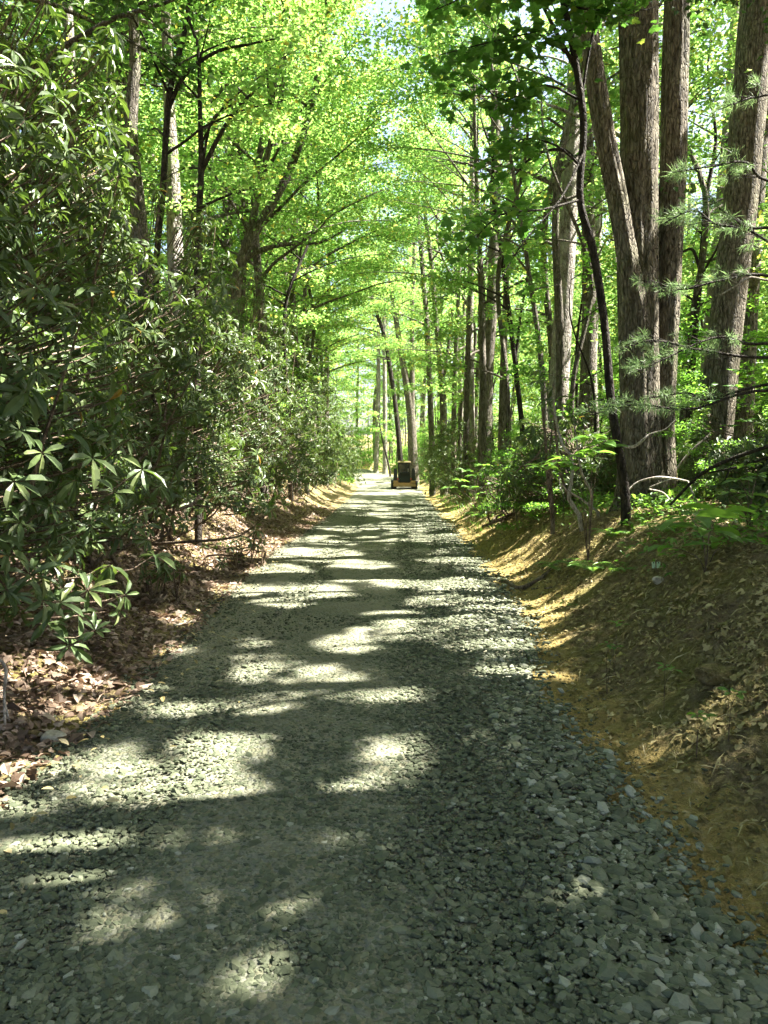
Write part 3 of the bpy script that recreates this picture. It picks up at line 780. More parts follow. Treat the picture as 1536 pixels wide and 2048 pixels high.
hero('maple_tree', 'thin dark forked tree in the gap right of the three-stemmed tree', 'tree', 17,
     [[(1380, 800, 13), (1392, 640, 12), (1402, 540, 11), (1412, 400, 9)]], 11, 'bark_dark', .35, 3, 14, 22, .12, seed=24, branches=[[(1400, 540, 7), (1385, 500, 6), (1362, 505, 4)]])
# left of the track
hero('maple_tree', 'pale-barked straight trunk above the rhododendrons, nearest the top left corner', 'tree', 16,
     [[(160, 620, 24), (150, 420, 23), (143, 200, 21), (134, 0, 19)]], 18, 'bark_pale', .55, 3.6, 14, 28, .12, seed=31)
hero('maple_tree', 'thick grey trunk behind the sunlit slim trunk over the rhododendrons', 'tree', 17,
     [[(272, 640, 36), (262, 420, 33), (246, 180, 29), (232, 0, 26)]], 20, 'bark', .5, 3.8, 14, 28, .12, seed=32, sides=20)
hero('maple_tree', 'slim trunk with a sunlit middle in front of the thick grey trunk, upper left', 'tree', 13.5,
     [[(296, 660, 32), (276, 420, 30), (262, 260, 26), (270, 110, 22), (262, -20, 20)]], 16, 'bark', .55, 3.4, 14, 26, .115, seed=33)
hero('oak_tree', 'blotched sunlit trunk leaving the rhododendrons right of the slim sunlit trunk', 'tree', 15,
     [[(356, 680, 32), (350, 480, 31), (346, 350, 27), (338, 200, 22), (330, 0, 18)]], 18, 'bark_pale', .5, 3.6, 14, 26, .12, seed=34, sides=20, tint=.4)
hero('maple_tree', 'young dark tree sending a long limb right, in front of the blotched trunk', 'tree', 12.5,
     [[(312, 560, 13), (326, 380, 13), (334, 240, 13), (344, 160, 12), (368, 70, 10), (378, -10, 8)]], 10, 'bark_dark', .6, 2.6, 9, 22, .11, seed=35, tint=.8,
     branches=[[(336, 220, 9), (370, 150, 9), (430, 105, 7), (500, 88, 5), (560, 75, 3)]])
hero('maple_tree', 'young dark tree forking into a curved right-hand limb above mid-left bushes', 'tree', 12.5,
     [[(394, 660, 14), (396, 470, 13), (402, 350, 12), (400, 220, 9), (396, 100, 7)]], 10, 'bark_dark', .55, 2.6, 10, 22, .11, seed=36, tint=.8,
     branches=[[(402, 345, 10), (440, 270, 9), (480, 210, 7), (520, 175, 5)], [(404, 330, 6), (425, 240, 5), (470, 205, 4)]])
hero('oak_tree', 'big forked trunk leaning right over the left bushes towards the track', 'tree', 21,
     [[(466, 640, 26), (478, 540, 23), (507, 470, 20), (555, 390, 17), (592, 310, 15), (618, 230, 14), (640, 120, 12), (655, 0, 10)],
      [(488, 500, 14), (512, 410, 13), (532, 320, 12), (555, 230, 10), (570, 120, 8)]], 19, 'bark', .55, 3.8, 14, 26, .12, seed=37,
     branches=[[(478, 530, 12), (520, 500, 9), (580, 488, 8), (640, 485, 6), (690, 460, 4)]])
for j, (pts, D, nm) in enumerate([
        ([(586, 660, 9), (588, 560, 9), (596, 480, 8), (600, 380, 6)], 38, 'thin trunk with side twigs leaving the left bushes, first right of the leaning oak'),
        ([(606, 670, 6), (603, 560, 6), (601, 470, 5), (600, 360, 4)], 40, 'bare pole-like stem, second right of the leaning oak over the left bushes'),
        ([(634, 690, 7), (635, 580, 7), (636, 480, 6), (636, 360, 5)], 42, 'straight thin stem, third right of the leaning oak over the left bushes'),
        ([(654, 700, 9), (656, 600, 8), (660, 500, 7), (664, 380, 6)], 44, 'grey stem standing last at the end of the left bushes')]):
    hero('maple_tree', nm, 'tree', D, [pts], 15, 'bark_dark' if j != 3 else 'bark', .45, 2.8, 12, 20, .12, seed=40 + j, sides=9)
hero('maple_tree', 'grey trunk rising behind the young dark trees, upper left', 'tree', 26,
     [[(452, 620, 24), (455, 420, 22), (462, 250, 19), (470, 0, 16)]], 20, 'bark', .45, 3.8, 15, 26, .12, seed=46)


# ---- the rest of the wood: a few tree kinds copied about
def variant(seed, H, lo, R, nl, lf, L, r0, tw=8, mat='bark', sides=10, leafmat='maple', rise=.45):
    r = np.random.default_rng(seed)
    pts = np.array([[0, 0, -.3], [r.normal(0, .08), r.normal(0, .08), H * .25], [r.normal(0, .2), r.normal(0, .2), H * .5], [r.normal(0, .35), r.normal(0, .35), H * .75], [r.normal(0, .5), r.normal(0, .5), H]])
    path = curve(pts, 26); rad = r0 * np.interp(np.linspace(0, 1, 26), [0, .05, .5, .8, 1], [1.25, 1, .75, .4, .06])
    mbw = MB(); tube(mbw, path, rad, sides, r.uniform(.3, 1), ridge=.08, seed=seed)
    lv = branchy(mbw, path, rad, lo, R, nl, r, tw, lf, L, rise=rise, a=r.uniform(.3, 1))
    return dict(pc=mbw, wm=mat, w=mbw.mesh('trunk', M[mat], True), lv=lv, me=leafmesh(lv).mesh('crown', M[leafmat]), mat=leafmat)


TALL = [variant(101, 20, .38, 4.0, 20, 26, .13, .19), variant(102, 22, .42, 4.4, 20, 26, .13, .23, mat='bark'), variant(103, 18, .35, 3.8, 20, 26, .12, .15, mat='bark_pale'), variant(104, 21, .34, 4.2, 22, 26, .13, .17)]
WIDE = [variant(131, 19, .34, 6.4, 24, 28, .125, .15, tw=11), variant(132, 17, .32, 6.0, 24, 28, .12, .13, tw=11)]
MID = [variant(111, 11, .22, 3.0, 20, 24, .115, .07, mat='bark_dark', rise=.3), variant(112, 9, .2, 2.8, 18, 24, .115, .055, rise=.25), variant(113, 12, .25, 3.2, 20, 24, .12, .075, rise=.3)]
SAP = [variant(121, 5, .15, 1.9, 14, 20, .11, .03, tw=6, mat='bark_dark', leafmat='under', rise=.2), variant(122, 4, .12, 1.7, 12, 20, .11, .025, tw=6, leafmat='under', rise=.15)]


def place(v, x, y, s, rz, name, label, cat_, group, lm=None):
    g = float(ground(x, y))
    root = empty(name, (x, y, g), label, cat_, group)
    root.scale = (s, s, s); root.rotation_euler = (0, 0, rz)
    c_, s_ = cos(rz), sin(rz)

    def world(Q): return np.stack([(Q[:, 0] * c_ - Q[:, 1] * s_) * s + x, (Q[:, 0] * s_ + Q[:, 1] * c_) * s + y, Q[:, 2] * s + g], 1)
    W = world(v['lv']['Q'])
    cut = gapmask(W)
    wme = v['w']
    if cut.mean() >= .004 or lm:        # twigs and thin limbs in the gaps are dropped so sun reaches the patches
        src = v['pc']; cnt = [len(q) for q in src.V]; allcut = gapmask(world(np.concatenate(src.V))); nb = MB(); o_ = 0; fi = 0
        for q, n_, a_, f_ in zip(src.V, cnt, src.A, src.Fc):
            fr_ = allcut[o_:o_ + n_].mean()
            if o_ == 0 or fr_ < (.02 if n_ < 10 else (.3 if lm else .6)): nb.add(q, [f_ - o_], a_)
            o_ += n_
        wme = nb.mesh('trunk', M[v['wm']], True)
    t = bpy.data.objects.new('trunk', wme); COL.objects.link(t); t.parent = root
    if y < 12:      # keep the lens clear
        cut |= (np.linalg.norm(W - CAM, axis=1) < 4.0)
    me = v['me'] if cut.mean() < .004 and lm is None else leafmesh(v['lv'], ~cut).mesh('crown', M[lm or v['mat']])
    c = bpy.data.objects.new('crown', me); COL.objects.link(c); c.parent = root
    return root


r = np.random.default_rng(21)
# out-of-frame trees added beside and behind the camera to shade the near gravel
for (x, y, s) in [(5.6, 1.5, .8), (7.0, 6.2, .9), (8.5, -2, 1.0), (9.2, 3.2, 1.0), (9.6, 9.5, .95), (12, 0, 1.05), (12.2, 6.5, 1.05), (11.5, 13.5, 1), (6.0, -4.5, .9), (14.5, 11, 1.1), (15.5, 3, 1.1), (10, -6, 1), (-3.5, -4, 1), (3.5, -8, 1), (-4.5, -9, 1), (-8, -3, 1), (0.5, -13, 1.1), (7, -11, 1), (-9, -9, 1.1), (-6, -15, 1.1), (6, -17, 1.1), (3.8, -2.5, .9), (6.4, 4.2, .85), (7.6, 8.6, .9), (8.6, 6.0, .95), (10.6, 10.6, 1), (10.6, 4.6, 1), (13.6, 8, 1.05), (7.4, .6, .9), (11, 8.2, .8), (9, 12.6, .85)]:
    place(TALL[r.integers(4)], x, y, s, r.uniform(0, 6.28), 'maple_tree', 'tall maple out of frame, added so its crown shades the near gravel', 'tree', 'shade trees added out of frame around the camera', 'shade')
for (x, y, s) in [(-4.4, 1.0, 1), (-3.9, -4, 1), (3.9, -6, 1), (4.5, 3.4, 1), (-4.6, 9.2, .95)]:  # overhead crowns added to block sky light from the near track
    place(WIDE[r.integers(2)], x, y, s, r.uniform(0, 6.28), 'maple_tree', 'spreading maple added over the near end of the track to deepen its shade', 'tree', 'spreading maples added to shade the near track', 'shade')
for (x, y, s) in [(4.9, 3.0, .85), (5.6, 7.6, .8), (6.6, -1.2, .9), (8.2, 11.5, .8)]:
    place(MID[r.integers(3)], x, y, s, r.uniform(0, 6.28), 'maple_tree', 'leafy young maple on the near right bank at the picture edge', 'tree', 'young maples on the near right bank', 'shade')
for (x, y, s) in [(-6.5, 2, .9), (-7.5, 6.5, 1), (-10, 11, 1.0)]:
    place(TALL[r.integers(4)], x, y, s, r.uniform(0, 6.28), 'maple_tree', 'tall maple standing behind the nearest rhododendrons at the left edge', 'tree', 'shade trees behind the near left bushes', 'shade')


def scatter(kinds, n, xr, yr, clear, smin, smax, mind, name, label, cat_, group, seed):
    r = np.random.default_rng(seed); pts = []; tries = 0
    while len(pts) < n and tries < 4000:
        tries += 1
        x = r.uniform(*xr); y = r.uniform(*yr)
        if eL(y) - clear[0] < x < eR(y) + clear[1]: continue
        if any((x - a) ** 2 + (y - b) ** 2 < mind ** 2 for a, b in pts): continue
        pts.append((x, y))
        place(kinds[r.integers(len(kinds))], x, y, r.uniform(smin, smax), r.uniform(0, 6.28), name, label, cat_, group)


scatter(TALL, 16, (-24, -6), (14, 44), (4.5, 9), .85, 1.1, 3.4, 'maple_tree', 'tall grey-barked tree standing back in the wood left of the track', 'tree', 'tall trees behind the left bushes', 1)
scatter(TALL, 20, (4, 24), (17, 46), (9, 3.0), .85, 1.1, 3.2, 'maple_tree', 'tall grey-barked tree standing back in the wood right of the track', 'tree', 'tall trees in the wood on the right', 2)
scatter(TALL, 36, (-34, 34), (48, 92), (3, 2.6), .85, 1.15, 3.6, 'maple_tree', 'distant tall tree in the wood around the bend', 'tree', 'distant trees around the bend', 3)
scatter(MID, 16, (-16, -4.6), (13, 46), (3.2, 9), .8, 1.15, 2.4, 'young_maple', 'young maple with layered bright green sprays behind the left bushes', 'tree', 'young maples behind the left bushes', 4)
scatter(MID, 20, (3.6, 18), (17, 48), (9, 2.2), .8, 1.15, 2.4, 'young_maple', 'young maple with layered bright green sprays among the right-hand trunks', 'tree', 'young maples among the right-hand trunks', 5)
scatter(MID, 18, (-18, 18), (50, 78), (2.0, 1.8), .85, 1.2, 2.8, 'young_maple', 'young maple leaning its leaves over the far end of the track', 'tree', 'young maples at the far end', 6)
scatter(SAP, 20, (3.8, 15), (14, 46), (9, 2.6), .8, 1.2, 1.6, 'sapling', 'small leafy sapling under the trees right of the track', 'sapling', 'saplings under the right-hand trees', 7)
scatter(SAP, 12, (-16, 14), (58, 90), (1.6, 1.6), .9, 1.4, 2.2, 'sapling', 'small leafy sapling near the bend behind the loader', 'sapling', 'saplings near the bend', 8)

for x, y, s_ in [(-7.2, 14, .9), (-6.4, 18, .9), (-5.0, 20, 1), (-4.8, 25.5, 1), (-5.0, 31, 1.05), (-4.9, 37, 1), (-5.2, 44, 1.05), (-5.5, 51, 1.1)]:
    place(WIDE[r.integers(2)], x, y, s_, r.uniform(0, 6.28), 'maple_tree', 'tall maple rising out of the left bushes with limbs over the track', 'tree', 'maples along the left track edge')
for x, y, s_ in [(4.6, 19.5, .95), (5.4, 24, 1), (4.4, 33, 1), (4.9, 39.5, 1.05), (5.2, 47, 1.05), (5.5, 55, 1.1)]:
    place(WIDE[r.integers(2)], x, y, s_, r.uniform(0, 6.28), 'maple_tree', 'tall maple by the right track edge with limbs over the track', 'tree', 'maples along the right track edge')
for x, y, s_ in [(3.7, 22, 1.05), (-3.2, 25.5, 1.1), (3.5, 27.5, 1.1), (-3.2, 31, 1.15), (3.6, 34, 1.15)]:
    place(MID[r.integers(3)], x, y, s_ * 1.1, r.uniform(0, 6.28), 'young_maple', 'young maple at the track side spreading leaves over the gravel', 'tree', 'young maples arching over the track')
for x, y, s_ in [(-3.6, 22, .95), (3.3, 25, .95), (-3.4, 29, 1), (3.4, 30.5, 1), (-3.4, 35.5, 1.05), (3.5, 37, 1.05), (-3.4, 43, 1.1)]:
    place(WIDE[r.integers(2)], x, y, s_, r.uniform(0, 6.28), 'maple_tree', 'tall maple whose limbs meet over the middle of the track', 'tree', 'maples arching over the track')
for x, y, s_ in [(1.5, 80, 1.1), (-1, 88, 1.1), (3.5, 86, 1.1), (6, 79, 1.1), (-3.5, 97, 1.2), (1, 97, 1.2), (-9, 79, 1.1), (-13, 86, 1.1), (5, 96, 1.2)]:
    place(TALL[r.integers(4)], x, y, s_, r.uniform(0, 6.28), 'maple_tree', 'distant tall tree in the wood around the bend', 'tree', 'distant trees around the bend')
    place(MID[r.integers(3)], x + 1.6, y - 2, s_, r.uniform(0, 6.28), 'young_maple', 'young maple leaning its leaves over the far end of the track', 'tree', 'young maples at the far end')

for x, y, s_ in [(2.4, 74, .8), (.9, 79, .9), (-.6, 84, 1), (3.4, 68, .7), (-2.4, 89, 1), (4.5, 73, .9), (2.6, 84, 1.1), (-9.5, 80, .9), (-12.5, 84, 1), (-5.6, 70, .6), (-5.5, 88, 1), (-8, 93, 1.1), (-3, 95, 1), (-8, 76.5, .7), (-10.5, 77, .8), (-6.6, 91, 1)]:
    place(SAP[r.integers(2)], x, y, s_, r.uniform(0, 6.28), 'sapling', 'small leafy sapling near the bend behind the loader', 'sapling', 'saplings near the bend')
for x, y, s_ in [(5.3, 9.9, .4), (6.1, 11.2, .45), (3.05, 12.6, .36), (4.9, 12.6, .45), (2.6, 14.4, .4), (6.9, 10.8, .5), (5.5, 8.4, .3), (4.55, 10.2, .28), (7.6, 10.2, .45), (3.3, 17, .45), (3.4, 19.4, .4)]:
    place(SAP[r.integers(2)], x, y, s_, r.uniform(0, 6.28), 'brush', 'knee-high to waist-high green brush among the trunk bases on the right bank', 'brush', 'green brush on the right bank crest')

# the wood beyond, one green mass
r = np.random.default_rng(31); mb = MB()
nc = 1700; th = r.uniform(-1.15, 1.15, nc); rad = r.uniform(88, 135, nc)
cx = np.sin(th) * rad; cyy = np.cos(th) * rad
cz = ground(cx, cyy) + r.uniform(0.5, 24, nc) ** 1.0
ok = ~((cx > eL(cyy) - 2) & (cx < eR(cyy) + 2) & (cz < 6)); cx, cyy, cz = cx[ok], cyy[ok], cz[ok]; nc = len(cx)
per = 110; n = nc * per
Q = np.repeat(np.stack([cx, cyy, cz], 1), per, 0) + r.normal(0, 1, (n, 3)) * [2.3, 2.3, .9]
D = r.normal(0, 1, (n, 3)) * [1, 1, .3]; N = r.normal(0, 1, (n, 3)) + [0, -.3, .5]
leaves(mb, RH, Q, D, N, r.uniform(.3, .55, n), r.uniform(.2, .35, n), np.clip(r.normal(.55, .2, n) + np.repeat(r.normal(0, .12, nc), per), 0, .97))
tag(mb.obj('far_forest', M['maple']), 'bright green mass of the far wood closing the view', 'forest', kind='stuff')


# ------------------------------------------------------------------ rhododendrons
def whorls(mb, C, A_, L, r, nlv=8, tpl=LA, wr=.27, droop=(-.75, .4)):
    n = len(C)
    ref = np.tile([.3, .2, .9], (n, 1)) + r.normal(0, .3, (n, 3))
    X_ = unit(np.cross(A_, ref)); Y_ = np.cross(A_, X_)
    L = L * r.uniform(.62, 1.15, n); eo = r.normal(0, .24, n)
    for k_ in range(nlv):
        ph = 2 * pi * k_ / nlv + r.normal(0, .25, n); el = r.uniform(droop[0], droop[1], n) + eo
        rad = X_ * np.cos(ph)[:, None] + Y_ * np.sin(ph)[:, None]
        D = rad * np.cos(el)[:, None] + A_ * np.sin(el)[:, None]; D[:, 2] -= .12
        N = A_ * np.cos(el)[:, None] - rad * np.sin(el)[:, None] + r.normal(0, .18, (n, 3))
        Ls = L * r.uniform(.7, 1.15, n)
        a = np.clip(r.normal(.5, .2, n), 0, .92); a = np.where(r.random(n) < .003, 1.0, a)
        leaves(mb, tpl, C + D * .01, D, N, Ls, Ls * wr * r.uniform(.85, 1.2, n), a)


def rhodo(label, x, y, rx, ry, h, nw, L, seed, near=True, extra=None, group=None, low=.0, name='rhododendron'):
    r = np.random.default_rng(seed); g = float(ground(x, y)); b = np.array([x, y, g])
    root = empty(name, b, label, 'shrub', group)
    v = unit(r.normal(0, 1, (nw, 3)) + [.25 * (1 if x < 0 else -1), -.25, 0.1])
    ph = r.uniform(0, 6, 6)
    lump = 1 + .16 * np.sin(v[:, 0] * 4 + ph[0]) * np.sin(v[:, 2] * 5 + ph[1]) + .14 * np.sin(v[:, 1] * 5 + ph[2]) + .1 * np.sin(v[:, 2] * 9 + ph[3])
    rf = np.clip(1 - np.abs(r.normal(0, .2, nw)), .3, 1) * lump
    hy = np.hypot(v[:, 0], v[:, 1]); lo_ = v[:, 2] < 0; k2 = np.where(lo_, np.minimum(.96 / np.maximum(hy, .3), 1.9), 1.0); v[:, 0] *= k2; v[:, 1] *= k2
    zc = .5 + low
    C = np.stack([v[:, 0] * rf * rx, v[:, 1] * rf * ry, h * zc + v[:, 2] * rf * h * .5], 1)
    C[:, 2] = np.maximum(C[:, 2], .12 + .4 * r.random(nw))
    A_ = unit(v * [.8, .8, .35] + [0, 0, .75] + r.normal(0, .28, (nw, 3)))
    gr = ground(C[:, 0] + x, C[:, 1] + y) - g
    C[:, 2] = np.maximum(C[:, 2], gr + .15)
    if extra is not None:
        E = np.array([P(*e_[:3]) for e_ in extra]) - b; C = np.vstack([C, E]); A_ = np.vstack([A_, unit(np.array([[.45, -.35, .8]] * len(E)) + r.normal(0, .2, (len(E), 3)))])
    keep = ~gapmask(C + b)
    if extra is not None: keep[-len(extra):] = True
    if y < 3.5: keep &= np.linalg.norm(C + b - CAM, axis=1) > 2.2
    C, A_ = C[keep], A_[keep]
    mb = MB(); whorls(mb, C, A_, L, r, 8 if near else 7, LA if near else RH, .27 if near else .33)
    mb.obj('foliage', M['rhodo'], root)
    ms = MB(); ns = 14 if near else 6
    ends = r.choice(len(C), min(ns, len(C)), replace=False)
    for e_ in ends:
        s0 = np.array([r.normal(0, .25), r.normal(0, .25), -.1]); s1 = C[e_] - A_[e_] * .03
        md = s0 * .5 + s1 * .5 + np.array([r.normal(0, .2), r.normal(0, .2), -.15 * h * .2]); md2 = s0 * .2 + s1 * .8 + np.array([0, 0, -.22])
        tube(ms, curve(np.array([s0, md, md2, s1]), 10), np.linspace(.026, .006, 10), 5, r.random())
    if near:
        for q, a_ in zip(C, A_):
            inn = np.array([0, 0, q[2] * .75 + .1]) - q; inn = inn / np.linalg.norm(inn)
            l_ = r.uniform(.2, .5); tube(ms, np.array([q, q - a_ * l_ * .3 + inn * l_ * .4, q - a_ * l_ * .35 + inn * l_]), [.004, .006, .009], 4, r.random())
    ms.obj('stems', M['stem'], root, True)
    return root


EX = [(120, 1205, 4.7), (190, 1262, 4.7), (92, 1245, 4.75), (228, 985, 4.7), (150, 960, 4.8), (285, 938, 4.9), (28, 962, 4.5), (40, 1045, 4.5), (175, 1180, 4.9), (60, 1150, 4.6), (220, 1130, 5.2), (120, 1085, 5.0), (20, 1190, 4.5),
      (155, 1225, 4.9), (310, 1110, 5.8), (250, 1190, 5.5), (85, 905, 4.6), (185, 915, 4.8), (40, 860, 4.5), (255, 880, 5.0), (140, 1290, 4.8), (15, 1110, 4.4), (100, 1010, 4.7), (180, 1050, 4.9)]
rhodo('nearest rhododendron at the left edge, its big whorls overhanging the leaf litter', -3.35, 4.9, 1.45, 1.35, 4.2, 980, .175, 1, extra=EX)
rhodo('tall rhododendron behind the nearest one, topped by sunlit whorls in the upper left corner', -3.95, 6.8, 1.8, 1.5, 5.7, 1350, .17, 2)
rhodo('rhododendron with a bare branch over the litter, second along the left edge', -3.75, 8.8, 1.7, 1.5, 5.0, 1250, .18, 3)
rhodo('rhododendron catching a broad patch of sun low on its face', -3.65, 11.4, 1.8, 1.7, 4.8, 1350, .17, 4)
rhodo('rhododendron in the middle of the left bank, dark below and speckled above', -3.7, 14.8, 1.8, 1.8, 4.7, 1250, .165, 5)
for j, (x, y, rx, ry, h, lb) in enumerate([
        (-3.55, 18.6, 1.75, 2.0, 5.2, 'rhododendron just past the mid-point of the left bank, with pale sunlit top'),
        (-3.45, 23, 1.75, 2.4, 5.5, 'rhododendron of the left bank standing opposite the fern-topped right bank'),
        (-3.4, 28, 1.75, 2.7, 5.9, 'rhododendron of the left bank, fourth back from the bend'),
        (-3.4, 33.5, 1.75, 2.9, 6.1, 'rhododendron of the left bank, third back from the bend'),
        (-3.2, 39.5, 1.8, 3.0, 6.2, 'rhododendron of the left bank, second back from the bend'),
        (-3.15, 46, 1.9, 3.2, 6.2, 'last rhododendron on the left before the track bends')]):
    rhodo(lb, x, y, rx, ry, h, 1000, .18, 10 + j, near=j < 2)
for j, (x, y, rx, ry, h, lb) in enumerate([(-3.9, 53, 2, 3, 4.4, 'dark shrub on the left of the bend'), (-6.6, 12.5, 2, 2.2, 5.0, 'taller rhododendron showing over the sun-patched one, left bank'),
                                           (-6.8, 18, 2, 2.4, 5.2, 'taller rhododendron in the second row behind the middle of the left bank'),
                                           (-7, 25, 2.2, 2.8, 5.6, 'tall rhododendron at the back of the left thicket, below the leaning oak'), (-7, 33, 2.2, 3, 5.8, 'tall rhododendron at the back of the left thicket, farthest of the back row')]):
    rhodo(lb, x, y, rx, ry, h, 900, .19, 30 + j, near=False)
for j, (x, y, rx, ry, h, lb) in enumerate([
        (3.55, 29.5, 1.75, 2.0, 3.3, 'dark evergreen shrub at the track edge right of the loader, nearest of its row'),
        (3.75, 35.5, 1.75, 2.4, 3.6, 'dark evergreen shrub second in the row right of the loader'), (4.0, 42.5, 1.8, 2.6, 3.8, 'dark evergreen shrub third in the row right of the loader'),
        (4.5, 51, 1.8, 2.8, 4.0, 'dark evergreen shrub beside the loader'), (5.6, 25.5, 1.6, 1.7, 2.8, 'dark shrub behind the grassy bank, below the stout trunk'),
        (4.9, 20.5, 1.4, 1.5, 2.3, 'dark shrub below the pale slim trunks right of the grassy bank'), (3.5, 13.8, 1.15, 1.0, 1.7, 'dark shrub in shadow behind the twisted pale stems'),
        (4.3, 15.5, 1.4, 1.2, 2.1, 'dark shrub in shadow just left of the three-stemmed tree'), (5.7, 11.6, 1.1, .9, 1.7, 'dark leafy shrub between the three-stemmed and the leaning trunks'),
        (7.4, 12.2, 1.4, 1.1, 2.3, 'dark leafy shrub right of the leaning thick trunk'), (4.75, 8.9, .8, .7, 1.1, 'low dark shrub behind the large-leaved seedling on the crest'),
        (6.2, 9.8, 1.1, .8, 1.7, 'dark leafy shrub at the right edge behind the fallen branch'), (9.5, 18, 2, 1.6, 2.8, 'dark shrub far back on the right edge'),
        (2.75, 16.6, 1.0, .9, 1.5, 'dark low shrub left of the twisted pale stems'), (4.0, 60, 1.8, 2.6, 3.2, 'dark shrub right of the bend behind the loader')]):
    rhodo(lb, x, y, rx, ry, h, int(150 * (rx + .4) * (h + .6)), .15, 50 + j, near=y < 17, name='evergreen_shrub')
rhodo('small rhododendron seedling alone on the left litter slope', -2.55, 8.3, .28, .28, .45, 9, .15, 80)
rhodo('low rhododendron sprig drooping at the litter edge, mid left', -2.35, 11.6, .5, .5, .7, 16, .16, 81)

# leggy shrub with twisted pale stems on the right bank
b = P(1165, 1035, 10.8); b[2] = float(ground(b[0], b[1]))
root = empty('leggy_shrub', b, 'leggy shrub with pale twisted bare stems and a few drooping whorls', 'shrub')
ST = [[(1165, 1040, 9), (1142, 1005, 9), (1138, 990, 8), (1145, 940, 7), (1140, 910, 6), (1125, 890, 5), (1110, 830, 5), (1106, 780, 4)],
      [(1138, 995, 7), (1128, 970, 6), (1118, 930, 5), (1112, 870, 5), (1108, 820, 4), (1107, 770, 3)],
      [(1180, 1035, 7), (1184, 990, 6), (1170, 960, 6), (1162, 940, 5), (1156, 900, 4), (1150, 860, 3), (1146, 830, 3)],
      [(1200, 1028, 6), (1165, 1000, 5), (1140, 985, 5), (1122, 968, 4)],
      [(1105, 1035, 8), (1098, 980, 8), (1094, 930, 7), (1090, 870, 6), (1086, 820, 5)], [(1108, 1035, 5), (1102, 960, 5), (1100, 900, 4), (1104, 860, 4)],
      [(1050, 935, 4), (1075, 910, 4), (1085, 890, 3), (1100, 870, 3)], [(1030, 945, 4), (1055, 925, 3), (1080, 915, 3)]]
for j, st in enumerate(ST):
    mb = MB(); pp = curve(np.array([P(s[0], s[1], 10.8 + .12 * (j % 3)) for s in st]) - b, 26)
    if j in (0, 2, 3, 4, 5): pp[0, 2] = min(pp[0, 2], -.05)
    tube(mb, pp, np.interp(np.linspace(0, 1, 26), np.linspace(0, 1, len(st)), [s[2] * 10.8 / F / 2 for s in st]), 8, .9, ridge=.15, seed=j)
    mb.obj('stem', M['dead'] if j in (0, 2, 3) else M['stem'], root, True)
mb = MB(); r = np.random.default_rng(90)
CW = np.array([P(px, py, 10.8) for px, py in [(1106, 775), (1075, 760), (1080, 740), (1147, 828), (1110, 800), (1070, 870), (1098, 905), (1060, 880), (1012, 940), (1140, 840), (1090, 800), (1050, 870), (1066, 850)]]) - b
whorls(mb, CW, unit(np.tile([0, -.3, 1.0], (len(CW), 1)) + r.normal(0, .3, (len(CW), 3))), .2, r, 9, LA, .25, (-1.2, .1))
mb.obj('foliage', M['rhodo'], root)

# ------------------------------------------------------------------ white pine reaching in from the right
b = np.array([5.2, 7.6, 0]); b[2] = float(ground(b[0], b[1]))
root = empty('white_pine', b, 'young white pine reaching long needled boughs in from the right edge', 'tree')
mb = MB(); pp = curve(np.array([b, b + [.05, .05, 2], b + [-.05, 0, 4], b + [0, .1, 6.5]]) - b, 20)
tube(mb, pp, np.linspace(.09, .02, 20), 12, .4, ridge=.1); mb.obj('trunk', M['bark_dark'], root, True)
r = np.random.default_rng(77)
BO = [[(1740, 330), (1580, 325), (1480, 320), (1390, 330), (1345, 345)], [(1740, 440), (1536, 440), (1440, 445), (1380, 420), (1330, 445)], [(1740, 640), (1536, 545), (1440, 560), (1370, 575), (1300, 560)],
      [(1740, 700), (1536, 690), (1400, 695), (1300, 690), (1240, 700)], [(1740, 740), (1536, 780), (1420, 790), (1340, 800), (1200, 815)], [(1740, 820), (1536, 800), (1400, 830), (1290, 812), (1180, 830)],
      [(1740, 600), (1540, 480), (1450, 420), (1420, 390)], [(1740, 250), (1600, 200), (1500, 205), (1450, 215)], [(1740, 640), (1536, 650), (1420, 690), (1300, 740), (1270, 745)]]
for j, bo in enumerate(BO):
    ds = np.linspace(7.6, 7.0, len(bo)) + r.uniform(-.25, .25)
    W = np.array([P(q[0], q[1], d_) for q, d_ in zip(bo, ds)]); W[0] = [b[0], b[1], W[0][2]]
    W[1:-1] += r.normal(0, .07, (len(W) - 2, 3)); path = curve(W - b, 22); mb = MB(); tube(mb, path, np.linspace(.02, .004, 22), 6, .5)
    tips = []
    for t in np.linspace(.35, 1, 15):
        q = path[int(t * 21)]; 
        for sd in ((-1, 1) if t < .99 else (0,)):
            l_ = r.uniform(.12, .42) * (1.25 - .8 * t) if sd else 0.0
            tp = q + l_ * unit(np.array([-.9, sd * .8 + r.normal(0, .2), r.uniform(-.1, .3)]))
            if l_: tube(mb, np.array([q, tp]), [.004, .002], 4, .5)
            if r.random() < .62: tips.append((tp, unit(tp - q) if l_ else np.array([-1., 0, .1])))
    mb.obj('bough', M['bark_dark'], root, True)
    mn = MB()
    for tp, dr in tips:
        n = int(r.uniform(22, 60)); D = unit(dr * .75 + [0, 0, r.uniform(-.4, .2)] + r.normal(0, .62, (n, 3))); Q = tp - dr * r.uniform(0, .08, (n, 1))
        leaves(mn, RH, Q, D + [0, 0, -.15], r.normal(0, 1, (n, 3)), r.uniform(.08, .13, n), .0038, r.random(n))
    mn.obj('needles', M['needle'], root)


